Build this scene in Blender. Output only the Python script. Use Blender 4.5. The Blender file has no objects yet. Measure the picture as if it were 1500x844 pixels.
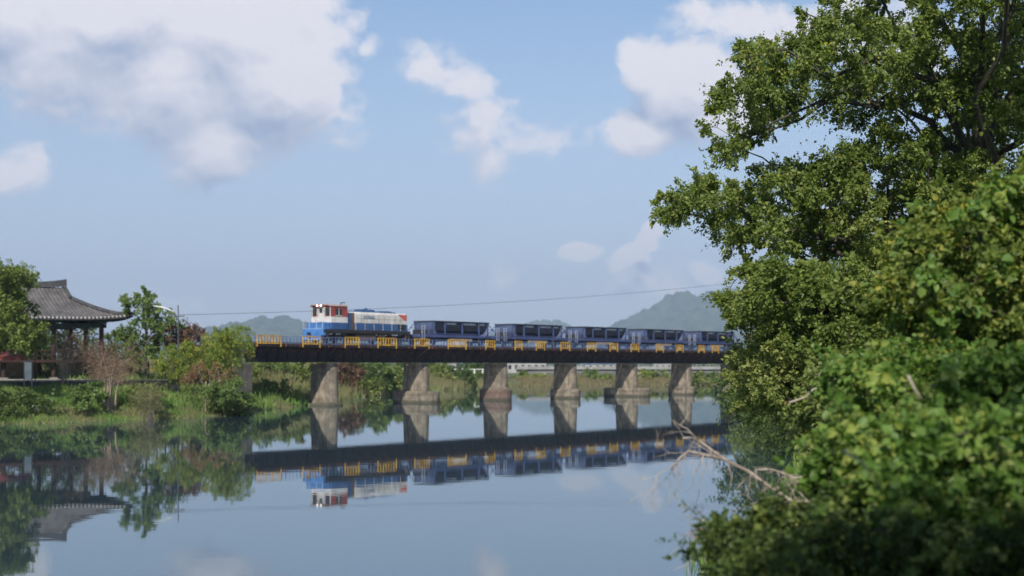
import bpy, math, random
import numpy as np
from mathutils import Vector
random.seed(4)
C = bpy.data.collections.new('scene_collection')
sc = bpy.context.scene
sc.collection.children.link(C)
R = math.radians
# ------------------------------------------------------------------ camera
F, HZ, CH = 2083.3, 537.0, 3.77         # focal length and horizon of the 1500 px photograph, eye height above the water
cam = bpy.data.cameras.new('camera'); co = bpy.data.objects.new('camera', cam); sc.collection.objects.link(co)
co.location = (0, 0, CH); co.rotation_euler = (R(90), 0, 0)
cam.sensor_width = 36; cam.lens = F / 1500 * 36; cam.shift_y = (HZ - 422) / 1500
cam.clip_start = .1; cam.clip_end = 40000
cam.dof.use_dof = True; cam.dof.focus_distance = 30; cam.dof.aperture_fstop = 1.2
cam.dof.aperture_blades = 7
sc.camera = co
sc.render.engine = 'CYCLES'
sc.view_settings.view_transform = 'Standard'; sc.view_settings.look = 'None'
sc.view_settings.exposure = 0.27; sc.view_settings.gamma = 1
sc.cycles.use_denoising = True
sc.cycles.max_bounces = 6; sc.cycles.volume_bounces = 0; sc.cycles.diffuse_bounces = 2; sc.cycles.transparent_max_bounces = 6
sc.cycles.transmission_bounces = 3; sc.cycles.glossy_bounces = 3
# ------------------------------------------------------------------ sun
SUN = Vector((-.154, -.822, .61)).normalized()
sl = bpy.data.lights.new('sun', 'SUN'); sl.energy = 5.0; sl.angle = R(.55); sl.color = (1, .94, .85)
so = bpy.data.objects.new('sun', sl); sc.collection.objects.link(so)
so.rotation_euler = SUN.to_track_quat('Z', 'Y').to_euler(); so.location = (0, -50, 80)

# ------------------------------------------------------------------ node helpers
class NT:
    def __init__(s, nt): s.t = nt
    def n(s, typ, **kw):
        nd = s.t.nodes.new(typ)
        for k, v in kw.items(): setattr(nd, k, v)
        return nd
    def put(s, sock, v):
        if hasattr(v, 'is_output'): s.t.links.new(v, sock)
        elif v is not None: sock.default_value = v
    def m(s, op, a, b=None, c=None, clamp=False):
        nd = s.n('ShaderNodeMath', operation=op); nd.use_clamp = clamp
        for i, v in enumerate((a, b, c)): s.put(nd.inputs[i], v)
        return nd.outputs[0]
    def v(s, op, a, b=None, out=0):
        nd = s.n('ShaderNodeVectorMath', operation=op); s.put(nd.inputs[0], a)
        if b is not None: s.put(nd.inputs[1], b)
        return nd.outputs[out]
    def noise(s, vec, scale, detail=4, rough=.55, out=0):
        nd = s.n('ShaderNodeTexNoise'); s.put(nd.inputs['Vector'], vec)
        nd.inputs['Scale'].default_value = scale; nd.inputs['Detail'].default_value = detail; nd.inputs['Roughness'].default_value = rough
        return nd.outputs[out]
    def mix(s, f, a, b, blend='MIX'):
        nd = s.n('ShaderNodeMix', data_type='RGBA', blend_type=blend)
        s.put(nd.inputs[0], f); s.put(nd.inputs[6], a); s.put(nd.inputs[7], b)
        return nd.outputs[2]
    def ss(s, x, lo, hi, a=0., b=1.):
        nd = s.n('ShaderNodeMapRange', interpolation_type='SMOOTHSTEP')
        s.put(nd.inputs[0], x)
        for i, q in zip((1, 2, 3, 4), (lo, hi, a, b)): s.put(nd.inputs[i], q)
        return nd.outputs[0]

def c4(c): return (c[0], c[1], c[2], 1)
# ------------------------------------------------------------------ world: sky and clouds
W = bpy.data.worlds.new('World'); sc.world = W; W.use_nodes = True
wt = NT(W.node_tree); W.node_tree.nodes.clear()
SKY_STRENGTH = .103
sky = wt.n('ShaderNodeTexSky', sky_type='NISHITA'); sky.sun_disc = False
sky.sun_elevation = math.asin(SUN.z); sky.sun_rotation = math.atan2(SUN.x, SUN.y)
sky.altitude = 50; sky.air_density = 1.0; sky.dust_density = .3; sky.ozone_density = 3.0
# clouds: (centre and half sizes given as directions, 1/F of a radian), weight
BL = [(330,50,190,150,2.0),(180,10,240,120,1.9),(20,10,130,95,1.6),(400,110,125,105,1.9),(320,195,115,75,1.2),(120,60,160,110,1.5),(466,50,34,34,.9),(250,115,140,105,1.6),(485,150,60,70,.6),
      (22,240,56,42,.9),(635,92,55,40,.68),(690,120,42,52,.66),(705,195,68,50,.72),(800,203,66,32,.52),(715,250,42,30,.45),(548,62,16,16,.6),
      (955,88,52,46,1.6),(1015,120,80,60,1.7),(950,188,70,36,1.3),(1040,165,90,45,1.1),(1090,28,100,46,.85),(1200,30,110,46,.8),(1340,60,140,60,.6),
      (852,374,27,16,2.2),(915,386,30,20,1.5),(934,366,22,18,1.7),(944,344,20,14,2.4),(1035,398,32,22,1.7),(940,425,80,30,.4),(730,408,30,12,.5),(215,442,75,20,.5),(1240,350,90,50,.6),
      (-220,120,180,90,.9),(-160,330,120,50,.6),(1700,120,200,90,1),(1820,330,150,50,.8),(620,-260,260,90,.9),(1100,-330,240,80,.9)]
g = bpy.data.node_groups.new('cloud_field', 'ShaderNodeTree')
g.interface.new_socket('P', in_out='INPUT', socket_type='NodeSocketVector'); g.interface.new_socket('F', in_out='OUTPUT', socket_type='NodeSocketFloat'); g.interface.new_socket('A', in_out='OUTPUT', socket_type='NodeSocketFloat')
gt = NT(g); gi = gt.n('NodeGroupInput'); go = gt.n('NodeGroupOutput')
P0 = gi.outputs[0]
w1 = gt.v('MULTIPLY', gt.v('SUBTRACT', gt.noise(P0, 14, 2, .5, 1), (.5, .5, .5)), (.06, .045, 0))
P1 = gt.v('ADD', P0, w1)
acc = None
for (x, y, a, b, w) in BL:
    d = gt.v('MULTIPLY', gt.v('SUBTRACT', P1, ((x-750)/F, (HZ-y)/F, 0)), (F/a, F/b, 0))
    l = gt.v('LENGTH', d, out=1)
    f = gt.m('MULTIPLY', gt.m('SUBTRACT', 1.15, l), w)
    if acc is None: acc = f
    else:
        mx = gt.n('ShaderNodeMath', operation='SMOOTH_MAX'); gt.put(mx.inputs[0], acc); gt.put(mx.inputs[1], f); mx.inputs[2].default_value = .15
        acc = mx.outputs[0]
nz = gt.noise(gt.v('MULTIPLY', P0, (1, 1.25, 1)), 20, 8, .6)
nz2 = gt.noise(P0, 75, 4, .6)
fl = gt.m('ADD', acc, gt.m('MULTIPLY', gt.m('SUBTRACT', nz, .5), 1.7))
bil = gt.m('ABSOLUTE', gt.m('SUBTRACT', gt.noise(gt.v('MULTIPLY', P1, (1, 1.15, 1)), 38, 5, .6), .5))
fl = gt.m('ADD', fl, gt.m('MULTIPLY', gt.m('SUBTRACT', bil, .07), -1.4))
fl = gt.m('ADD', fl, gt.m('MULTIPLY', gt.m('SUBTRACT', nz2, .5), .5))
gt.put(go.inputs[0], fl); gt.put(go.inputs[1], gt.m('ADD', acc, gt.m('MULTIPLY', gt.m('SUBTRACT', nz, .5), .9)))
tc = wt.n('ShaderNodeTexCoord'); sp = wt.n('ShaderNodeSeparateXYZ'); wt.put(sp.inputs[0], tc.outputs['Generated'])
yy = wt.m('MAXIMUM', sp.outputs[1], .05)
cb = wt.n('ShaderNodeCombineXYZ'); wt.put(cb.inputs[0], wt.m('DIVIDE', sp.outputs[0], yy)); wt.put(cb.inputs[1], wt.m('DIVIDE', sp.outputs[2], yy)); cb.inputs[2].default_value = 0
def field(off):
    nd = wt.n('ShaderNodeGroup'); nd.node_tree = g
    wt.put(nd.inputs[0], wt.v('ADD', cb.outputs[0], off)); return nd.outputs
f0, a0 = field((0, 0, 0)); f1, a1 = field((.006, .028, 0)); f2, a2 = field((.002, .006, 0))
alpha = wt.m('MULTIPLY', wt.ss(f0, .0, .64), wt.ss(sp.outputs[1], .05, .3))
alpha = wt.m('MULTIPLY', alpha, wt.ss(sp.outputs[2], -.01, .10, .75, .97))
up = wt.m('SUBTRACT', a0, a1); up2 = wt.m('SUBTRACT', f0, f2)
lit = wt.m('ADD', wt.m('ADD', .86, wt.m('MULTIPLY', up, .62)), wt.m('MULTIPLY', up2, .5), clamp=True)
ccol = wt.mix(lit, (.30, .37, .53, 1), (.765, .745, .79, 1))
skyc = wt.v('MULTIPLY', sky.outputs[0], (SKY_STRENGTH,)*3)
bg1 = wt.n('ShaderNodeBackground'); wt.put(bg1.inputs[0], sky.outputs[0]); bg1.inputs[1].default_value = SKY_STRENGTH
bg2 = wt.n('ShaderNodeBackground'); wt.put(bg2.inputs[0], ccol); bg2.inputs[1].default_value = 1.0
bg3 = wt.n('ShaderNodeBackground'); bg3.inputs[0].default_value = (.425, .475, .63, 1)      # thin lavender mist low in the sky
mk = wt.n('ShaderNodeMixShader'); wt.put(mk.inputs[0], wt.ss(wt.m('ABSOLUTE', sp.outputs[2]), .0, .30, .8, .0)); wt.put(mk.inputs[1], bg1.outputs[0]); wt.put(mk.inputs[2], bg3.outputs[0])
ms = wt.n('ShaderNodeMixShader'); wt.put(ms.inputs[0], alpha); wt.put(ms.inputs[1], mk.outputs[0]); wt.put(ms.inputs[2], bg2.outputs[0])
ow = wt.n('ShaderNodeOutputWorld'); wt.put(ow.inputs[0], ms.outputs[0])

# ------------------------------------------------------------------ placing and building helpers
def at(px, py, Y): return np.array([(px-750)/F*Y, Y, CH + (HZ-py)/F*Y])
def onwater(px, py):
    Y = CH*F/(py-HZ); return ((px-750)/F*Y, Y)
def tag(o, label=None, cat=None, group=None, kind=None):
    if label: o['label'] = label
    if cat: o['category'] = cat
    if group: o['group'] = group
    if kind: o['kind'] = kind
    return o
def empty(name, loc=(0,0,0), rz=0, label=None, cat=None, group=None):
    o = bpy.data.objects.new(name, None); C.objects.link(o); o.location = tuple(loc); o.rotation_euler = (0, 0, rz)
    o.empty_display_size = .3
    return tag(o, label, cat, group)
def mesh(name, V, Fc, m, parent=None, smooth=False):
    me = bpy.data.meshes.new(name)
    V = np.asarray(V, dtype=np.float32)
    if isinstance(Fc, np.ndarray):
        k = Fc.shape[1]; nf = Fc.shape[0]
        me.vertices.add(len(V)); me.vertices.foreach_set('co', V.ravel())
        me.loops.add(nf*k); me.loops.foreach_set('vertex_index', Fc.astype(np.int32).ravel())
        me.polygons.add(nf); me.polygons.foreach_set('loop_start', np.arange(0, nf*k, k, dtype=np.int32))
        me.update(calc_edges=True)
    else:
        me.from_pydata([tuple(v) for v in V], [], Fc)
    if m is not None: me.materials.append(m)
    if smooth: me.polygons.foreach_set('use_smooth', [True]*len(me.polygons))
    o = bpy.data.objects.new(name, me); C.objects.link(o)
    if parent is not None: o.parent = parent
    return o
class MB:
    def __init__(s): s.V = []; s.F = []
    def add(s, V, Fc):
        b = len(s.V); s.V += [tuple(v) for v in V]; s.F += [tuple(b+i for i in f) for f in Fc]; return s
    def box(s, x0, x1, y0, y1, z0, z1):
        s.add([(x0,y0,z0),(x1,y0,z0),(x1,y1,z0),(x0,y1,z0),(x0,y0,z1),(x1,y0,z1),(x1,y1,z1),(x0,y1,z1)],
              [(0,3,2,1),(4,5,6,7),(0,1,5,4),(1,2,6,5),(2,3,7,6),(3,0,4,7)]); return s
    def bbox(s, x0, x1, y0, y1, z0, z1, b=.05):       # box with chamfered vertical and top edges
        prof = [(z0, 0), (z1-b, 0), (z1, b)]
        V = []
        for z, i in prof:
            X0, X1, Y0, Y1 = x0+i, x1-i, y0+i, y1-i
            V += [(X0+b,Y0,z),(X1-b,Y0,z),(X1,Y0+b,z),(X1,Y1-b,z),(X1-b,Y1,z),(X0+b,Y1,z),(X0,Y1-b,z),(X0,Y0+b,z)]
        Fc = [tuple(range(7,-1,-1)), tuple(range(16,24))]
        for k in range(2):
            for i in range(8): j=(i+1)%8; Fc.append((k*8+i,k*8+j,k*8+8+j,k*8+8+i))
        s.add(V, Fc); return s
    def tube(s, pts, r, n=6, cap=True):
        pts = [Vector(p) for p in pts]; rr = r if isinstance(r, (list, tuple)) else [r]*len(pts)
        V = []; Fc = []; ref = None
        for i, p in enumerate(pts):
            t = (pts[min(i+1, len(pts)-1)] - pts[max(i-1, 0)])
            if t.length < 1e-9: t = Vector((0,0,1))
            t.normalize()
            if ref is None: ref = Vector((1,0,0)) if abs(t.x) < .8 else Vector((0,1,0))
            a = (ref - t*ref.dot(t)); a.normalize(); b = t.cross(a); ref = a
            for k in range(n):
                th = 2*math.pi*k/n; V.append(p + (a*math.cos(th) + b*math.sin(th))*rr[i])
        for i in range(len(pts)-1):
            for k in range(n):
                l = (k+1) % n; Fc.append((i*n+k, i*n+l, (i+1)*n+l, (i+1)*n+k))
        if cap: Fc += [tuple(range(n-1,-1,-1)), tuple(range((len(pts)-1)*n, len(pts)*n))]
        s.add(V, Fc); return s
    def cyl(s, p0, p1, r, n=12): return s.tube([p0, p1], r, n)
    def prism(s, prof, a0, a1, axis='x'):            # closed profile swept along an axis
        n = len(prof)
        f = {'x': lambda a,p: (a,p[0],p[1]), 'y': lambda a,p: (p[0],a,p[1]), 'z': lambda a,p: (p[0],p[1],a)}[axis]
        V = [f(a0,p) for p in prof] + [f(a1,p) for p in prof]
        s.add(V, [tuple(range(n)), tuple(range(2*n-1, n-1, -1))] + [(i, i+n, (i+1)%n+n, (i+1)%n) for i in range(n)]); return s
    def loft(s, rings, cap=True):
        n = len(rings[0]); V = [p for r in rings for p in r]; Fc = []
        for i in range(len(rings)-1):
            for k in range(n): l=(k+1)%n; Fc.append((i*n+k,i*n+l,(i+1)*n+l,(i+1)*n+k))
        if cap: Fc += [tuple(range(n-1,-1,-1)), tuple(range((len(rings)-1)*n, len(rings)*n))]
        s.add(V, Fc); return s
    def build(s, name, m, parent=None, smooth=False): return mesh(name, s.V, s.F, m, parent, smooth)

# ------------------------------------------------------------------ materials
def mat(name, c1, c2=None, scale=1.5, rough=.75, metal=0, bump=0, bscale=8, detail=5, stretch=(1,1,1), spec=.4, lo=.35, hi=.65, extra=None):
    m = bpy.data.materials.new(name); m.use_nodes = True; t = NT(m.node_tree)
    b = m.node_tree.nodes['Principled BSDF']
    b.inputs['Roughness'].default_value = rough; b.inputs['Metallic'].default_value = metal; b.inputs['Specular IOR Level'].default_value = spec
    tc = t.n('ShaderNodeTexCoord'); oi = t.n('ShaderNodeObjectInfo'); vec = t.v('MULTIPLY', t.v('ADD', tc.outputs['Object'], oi.outputs['Location']), stretch)
    if c2 is None: c2 = tuple(x*.75 for x in c1)
    f = t.ss(t.noise(vec, scale, detail, .6), lo, hi)
    col = t.mix(f, c4(c2), c4(c1))
    if extra: col = extra(t, col, tc)
    t.put(b.inputs['Base Color'], col)
    if bump:
        bp = t.n('ShaderNodeBump'); bp.inputs['Strength'].default_value = bump; bp.inputs['Distance'].default_value = .05
        t.put(bp.inputs['Height'], t.noise(vec, bscale, 5, .6)); t.put(b.inputs['Normal'], bp.outputs[0])
    return m
def leafmat(name, cols, trans=.3, rough=.55, nscale=.7):
    m = bpy.data.materials.new(name); m.use_nodes = True; t = NT(m.node_tree)
    b = m.node_tree.nodes['Principled BSDF']; out = m.node_tree.nodes['Material Output']
    ge = t.n('ShaderNodeNewGeometry'); tc = t.n('ShaderNodeTexCoord')
    rnd = ge.outputs['Random Per Island']
    nz = t.noise(tc.outputs['Object'], nscale, 3, .5)
    x = t.m('ADD', t.m('MULTIPLY', rnd, .55), t.m('MULTIPLY', t.m('SUBTRACT', nz, .28), 1.05), clamp=True)
    r = t.n('ShaderNodeValToRGB'); t.put(r.inputs[0], x)
    el = r.color_ramp.elements
    while len(el) < len(cols): el.new(.5)
    for i, c in enumerate(cols): el[i].position = i/(len(cols)-1); el[i].color = c4(c)
    t.put(b.inputs['Base Color'], r.outputs[0]); b.inputs['Roughness'].default_value = rough; b.inputs['Specular IOR Level'].default_value = .35
    tr = t.n('ShaderNodeBsdfTranslucent'); t.put(tr.inputs[0], t.mix(1.0, r.outputs[0], (1.5, 1.6, .6, 1), 'MULTIPLY'))
    mx = t.n('ShaderNodeMixShader'); mx.inputs[0].default_value = trans
    t.put(mx.inputs[1], b.outputs[0]); t.put(mx.inputs[2], tr.outputs[0]); t.put(out.inputs[0], mx.outputs[0])
    return m
M = {}
M['bark'] = mat('bark', (.085,.075,.055), (.04,.038,.03), 6, .9, bump=.6, bscale=20)
M['pale_bark'] = mat('pale_bark', (.42,.34,.26), (.24,.19,.14), 7, .85, bump=.4, bscale=25)
M['dead_wood'] = mat('dead_wood', (.46,.40,.33), (.25,.20,.16), 5, .85, bump=.4, bscale=30)
M['lf_big'] = leafmat('leaf_green', [(.045,.075,.014),(.10,.15,.025),(.17,.215,.045),(.27,.29,.09)])
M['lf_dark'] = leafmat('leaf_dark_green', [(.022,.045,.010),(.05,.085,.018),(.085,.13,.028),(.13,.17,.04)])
M['lf_vine'] = leafmat('leaf_vine', [(.03,.07,.015),(.085,.165,.028),(.155,.25,.05),(.36,.37,.08)], .35, .5, 1.3)
M['lf_yel'] = leafmat('leaf_yellow_green', [(.06,.12,.02),(.12,.19,.03),(.24,.28,.04),(.50,.36,.05)], .35, .55, 1.5)
M['lf_climb'] = leafmat('leaf_climber', [(.045,.075,.018),(.11,.16,.03),(.20,.24,.05),(.50,.42,.08)], .35, .55, 1.2)
M['lf_light'] = leafmat('leaf_light_green', [(.05,.09,.02),(.12,.16,.035),(.20,.24,.06),(.30,.30,.10)], .3, .55, .5)
M['lf_young'] = leafmat('leaf_young', [(.04,.08,.02),(.09,.15,.035),(.16,.22,.06),(.24,.28,.09)], .3, .5, .5)
M['lf_red'] = leafmat('leaf_russet', [(.12,.055,.03),(.20,.10,.055),(.27,.15,.085),(.18,.17,.06)], .25, .7, .5)
M['lf_brown'] = leafmat('leaf_brown', [(.05,.03,.02),(.10,.055,.035),(.15,.08,.05),(.09,.09,.04)], .2, .7, .4)
M['lf_twig'] = leafmat('dry_twig', [(.10,.065,.045),(.17,.11,.075),(.22,.15,.10),(.13,.12,.06)], .1, .8, .4)
M['grass'] = leafmat('bank_grass', [(.05,.11,.02),(.10,.19,.035),(.17,.25,.06),(.30,.30,.13)], .2, .7, .22)
M['reed_dry'] = leafmat('dry_reeds', [(.08,.075,.035),(.14,.125,.06),(.20,.17,.09),(.12,.13,.05)], .2, .8, .25)
M['reed'] = leafmat('reeds', [(.07,.09,.03),(.14,.15,.06),(.22,.20,.10),(.30,.25,.14)], .2, .8, .12)

# ------------------------------------------------------------------ bridge frame (needed for placing)
TH = math.atan(1608/F); D0, SP = 137.9, 13.4
ux, uy = math.sin(TH), math.cos(TH); nx, ny = -uy, ux
BX, BY = -275/F*D0, D0
BRZ = math.atan2(uy, ux)
def s_of(px, q=-1.4):
    r = (px-750)/F; return (r*(BY+q*ny) - BX - q*nx)/(ux - r*uy)
def bw(s, q, z=0): return (BX+ux*s+nx*q, BY+uy*s+ny*q, z)

# ------------------------------------------------------------------ terrain
river = [(-400,62),(-90,88)] + [onwater(*p) for p in
  [(0,621),(60,620),(120,617),(200,614),(270,612),(330,607),(358,601),(395,598),(440,594),(455,592),(500,583),(545,578),(580,575),(640,571.5),(705,569),(760,566.5),(850,565),(1000,564),(1100,563.5)]] + \
  [(120,306),(400,325),(1500,420),(1500,330),(400,250),(110,232),(52,222),(36,205),(31,191)] + \
  [onwater(*p) for p in [(1085,590),(1110,610),(1150,640),(1185,680),(1135,760),(1050,835)]] + [(2.3,18),(.2,11.5),(-12,7),(-60,0),(-400,-12)]
river = np.array(river)
def sdist(X, Y):
    P = np.stack([X.ravel(), Y.ravel()], 1); best = np.full(len(P), 1e18); inside = np.zeros(len(P), bool)
    n = len(river)
    for i in range(n):
        a = river[i]; b = river[(i+1) % n]; e = b-a; w = P-a
        t = np.clip((w@e)/(e@e), 0, 1); d = w - t[:,None]*e; best = np.minimum(best, (d*d).sum(1))
        c = (a[1] > P[:,1]) != (b[1] > P[:,1])
        xi = (b[0]-a[0])*(P[:,1]-a[1])/((b[1]-a[1]) if abs(b[1]-a[1]) > 1e-9 else 1e-9) + a[0]
        inside ^= c & (P[:,0] < xi)
    return np.where(inside, -1, 1)*np.sqrt(best).reshape(-1), X.shape
def sst(x, a, b):
    t = np.clip((x-a)/(b-a), 0, 1); return t*t*(3-2*t)
def lump(X, Y, s, k=0):
    return (np.sin(X/s+1.3*k)*np.cos(Y/s*1.13+.7*k) + .5*np.sin(X/s*2.3+Y/s*1.7+k) + .3*np.sin(X/s*4.1-Y/s*3.7+2*k))/1.8
def gz(X, Y):
    X = np.atleast_1d(np.asarray(X, float)); Y = np.atleast_1d(np.asarray(Y, float))
    d, sh = sdist(X, Y); d = d.reshape(sh)
    d = d + .7*lump(X, Y, 3.1, 1) + .35*lump(X, Y, 1.1, 2)
    z = np.where(d > 0, 1.35*sst(d, 0, 4.5) + .85*sst(d, 3, 11), 1.8*np.clip(d/4, -1, 0))
    z = z + np.where(d > 0, sst(d, 0, 3)*.22*lump(X, Y, 2.4, 3), 0)
    right = (X > 3) & (Y < 215)
    z = z + np.where(right, sst(d, 1, 14)*2.6*sst(X-.12*Y, 1, 5), 0)
    z = z + np.where((Y > 120) & ~right, sst(d, 3, 20)*.5, 0)
    z = np.where((d > 0) & (Y > 200) & ~right, z*(1-.55*sst(Y+.6*X, 215, 262)), z)
    return z
def gz1(x, y): return float(gz(x, y)[0])
def axis(a, b, step, far):
    m = list(np.arange(a, b+1e-6, step)); st = step; x = b; hi = []
    while x < far: st *= 1.22; x += st; hi.append(x)
    st = step; x = a; lo = []
    while x > -far: st *= 1.22; x -= st; lo.append(x)
    return np.array(lo[::-1] + m + hi)
gx = axis(-75, 60, .9, 11500); gy = axis(-4, 310, .9, 11500)
GX, GY = np.meshgrid(gx, gy); GZ = gz(GX, GY)
nxg, nyg = len(gx), len(gy)
idx = np.arange(nxg*nyg).reshape(nyg, nxg)
gf = np.stack([idx[:-1,:-1], idx[:-1,1:], idx[1:,1:], idx[1:,:-1]], -1).reshape(-1, 4)
def mudmix(t, tc, col):
    sp = t.n('ShaderNodeSeparateXYZ'); t.put(sp.inputs[0], tc.outputs['Object'])
    return t.mix(t.ss(t.m('ADD', sp.outputs[2], t.m('MULTIPLY', t.noise(tc.outputs['Object'], 1.5, 4), .5)), .62, .42), col, (.055,.042,.03,1))
M['ground'] = mat('ground', (.13,.13,.06), (.10,.075,.045), .35, .95, bump=.5, bscale=3, extra=lambda t, col, tc:
    mudmix(t, tc, t.mix(t.ss(t.noise(tc.outputs['Object'], .9, 6, .65), .42, .62), col, (.075,.11,.035,1))))
ground = mesh('ground', np.stack([GX.ravel(), GY.ravel(), GZ.ravel()], 1), gf, M['ground'], None, True); tag(ground, kind='structure')
# water
mw = bpy.data.materials.new('water'); mw.use_nodes = True; t = NT(mw.node_tree); mw.node_tree.nodes.clear()
tcw = t.n('ShaderNodeTexCoord')
n1 = t.noise(t.v('MULTIPLY', tcw.outputs['Object'], (.45, .9, 1)), 1.3, 3, .5)
n2 = t.noise(t.v('MULTIPLY', tcw.outputs['Object'], (.05, .16, 1)), 1, 3, .5)
hsum = t.m('ADD', n1, t.m('MULTIPLY', n2, 1.2))
bp = t.n('ShaderNodeBump'); bp.inputs['Strength'].default_value = .035; bp.inputs['Distance'].default_value = .035; t.put(bp.inputs['Height'], hsum)
gl = t.n('ShaderNodeBsdfGlossy'); gl.inputs['Roughness'].default_value = .02; gl.inputs['Color'].default_value = (.93,.985,1,1); t.put(gl.inputs['Normal'], bp.outputs[0])
df = t.n('ShaderNodeBsdfDiffuse'); df.inputs['Color'].default_value = (.035,.055,.07,1)
fr = t.n('ShaderNodeFresnel'); fr.inputs['IOR'].default_value = 2.4; t.put(fr.inputs['Normal'], bp.outputs[0])
mx = t.n('ShaderNodeMixShader'); t.put(mx.inputs[0], t.m('MAXIMUM', fr.outputs[0], .1)); t.put(mx.inputs[1], df.outputs[0]); t.put(mx.inputs[2], gl.outputs[0])
om = t.n('ShaderNodeOutputMaterial'); t.put(om.inputs[0], mx.outputs[0])
water = mesh('river_water', [(-420,-60,0),(1500,-60,0),(1500,430,0),(-420,430,0)], [(0,1,2,3)], mw); tag(water, kind='structure')

# ------------------------------------------------------------------ mountains
M['forest'] = mat('forest_slope', (.065,.095,.035), (.014,.028,.012), .02, .95, detail=8, bump=0, extra=lambda t, col, tc:
    t.mix(t.ss(t.noise(tc.outputs['Object'], .006, 6, .7), .60, .70), col, (.20,.18,.13,1)))
def mountain(name, prof, Y, depth, seed):
    rs = np.random.RandomState(seed)
    px = np.array([p[0] for p in prof], float); py = np.array([p[1] for p in prof], float)
    N, K = 260, 90
    xs = np.linspace(px[0], px[-1], N); hh = (HZ-np.interp(xs, px, py))/F*Y
    hh = np.maximum(hh, 0)
    jag = sum(np.sin(xs/w_*6.28+rs.rand()*6)*a_j for w_, a_j in ((61,.010),(34,.012),(17,.010),(8.3,.008),(4.1,.006))); hh = hh*(1+jag)
    v = np.linspace(-1, 1, K); X = np.repeat(((xs-750)/F*Y)[None], K, 0); YY = Y + v[:,None]*depth + 0*X
    prof2 = (1-np.abs(v)**1.15)[:,None]
    h2 = hh[None]*prof2
    rid = np.zeros_like(X); fx = 1/260.
    for o in range(6):
        ph = rs.rand(4)*6; q = np.sin(X*fx*(1+.3*rs.rand())*2.2 + ph[0] + 1.4*np.sin(YY*fx*1.5+ph[1]))*np.sin(YY*fx*1.9+ph[2]+1.2*np.sin(X*fx*1.3+ph[3]))
        rid += (1-2*np.abs(q))*.55**o; fx *= 1.95
    z = h2 + rid*hh[None]*.16*np.sqrt(np.clip(prof2*1.0,0,1))*(1-prof2*.8) + rid*hh[None]*.018*prof2 - 8
    z = np.where(prof2 <= 0, -10, z)
    idx = np.arange(N*K).reshape(K, N)
    f = np.stack([idx[:-1,:-1], idx[:-1,1:], idx[1:,1:], idx[1:,:-1]], -1).reshape(-1, 4)
    o = mesh(name, np.stack([X.ravel(), YY.ravel(), z.ravel()], 1), f, M['forest'], None, False); tag(o, kind='structure')
mountain('mountain', [(840,520),(870,490),(900,473),(925,461),(945,451),(960,443),(975,434),(990,430),(1000,427),(1010,429),(1020,434),(1030,430),(1045,426),(1060,423),(1080,428),(1110,432),(1160,428),(1230,440),(1330,460),(1450,480),(1600,505),(1700,530)], 6000, 1500, 1)
mountain('hill', [(230,530),(270,493),(290,482),(310,477),(330,473),(350,470),(365,466),(380,462),(392,465),(400,468),(410,465),(425,464),(445,468),(470,473),(520,484),(560,492),(620,500),(700,512),(760,532)], 5200, 1100, 2)
mountain('hill', [(640,528),(690,500),(740,482),(765,473),(780,466),(795,464),(810,467),(830,473),(870,485),(900,500),(950,525)], 7200, 900, 3)
mountain('hill', [(-900,520),(-600,470),(-300,455),(-100,470),(60,480),(200,500),(300,530)], 7400, 900, 4)
mountain('hill', [(150,530),(400,518),(640,514),(900,513),(1200,516),(1500,510),(2200,480),(2800,530)], 3600, 500, 5)

# ------------------------------------------------------------------ haze
hz = MB().box(-11800, 11800, -1500, 9500, -30, 620).build('haze', None)
mh = bpy.data.materials.new('haze'); mh.use_nodes = True; t = NT(mh.node_tree); mh.node_tree.nodes.clear()
pv = t.n('ShaderNodeVolumePrincipled'); pv.inputs['Color'].default_value = (.62,.78,1,1); pv.inputs['Density'].default_value = 1.5e-4; pv.inputs['Anisotropy'].default_value = 0.0
om = t.n('ShaderNodeOutputMaterial'); t.put(om.inputs['Volume'], pv.outputs[0]); hz.data.materials.append(mh); tag(hz, kind='stuff')

# ------------------------------------------------------------------ vegetation
def nrm(a): return a/np.maximum(np.linalg.norm(a, axis=1, keepdims=True), 1e-9)
def leafmesh(P, N, D, L, Wd, shape='quad'):
    n = len(P); D = nrm(D - (D*N).sum(1, keepdims=True)*N); S = np.cross(N, D)
    L = L[:,None]; Wd = Wd[:,None]
    if shape == 'quad':
        V = np.stack([P, P+D*L*.45+S*Wd*.5+N*L*.10, P+D*L, P+D*L*.45-S*Wd*.5+N*L*.10], 1).reshape(-1, 3)
        Fc = np.arange(n*4).reshape(n, 4)
    elif shape == 'tri':
        V = np.stack([P-S*Wd*.5, P+S*Wd*.5, P+D*L], 1).reshape(-1, 3); Fc = np.arange(n*3).reshape(n, 3)
    else:      # broad leaf in two folded halves
        a = N*L*.16
        V = np.stack([P, P+D*L*.2+S*Wd*.42+a, P+D*L*.62+S*Wd*.44+a*1.0, P+D*L*1.0-a*.3, P+D*L*.62-S*Wd*.44+a, P+D*L*.2-S*Wd*.42+a], 1).reshape(-1, 3)
        b = np.arange(n)[:,None]*6
        Fc = np.concatenate([b+np.array([[0,1,2,3]]), b+np.array([[0,3,4,5]])], 0)
    return V, Fc
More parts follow.
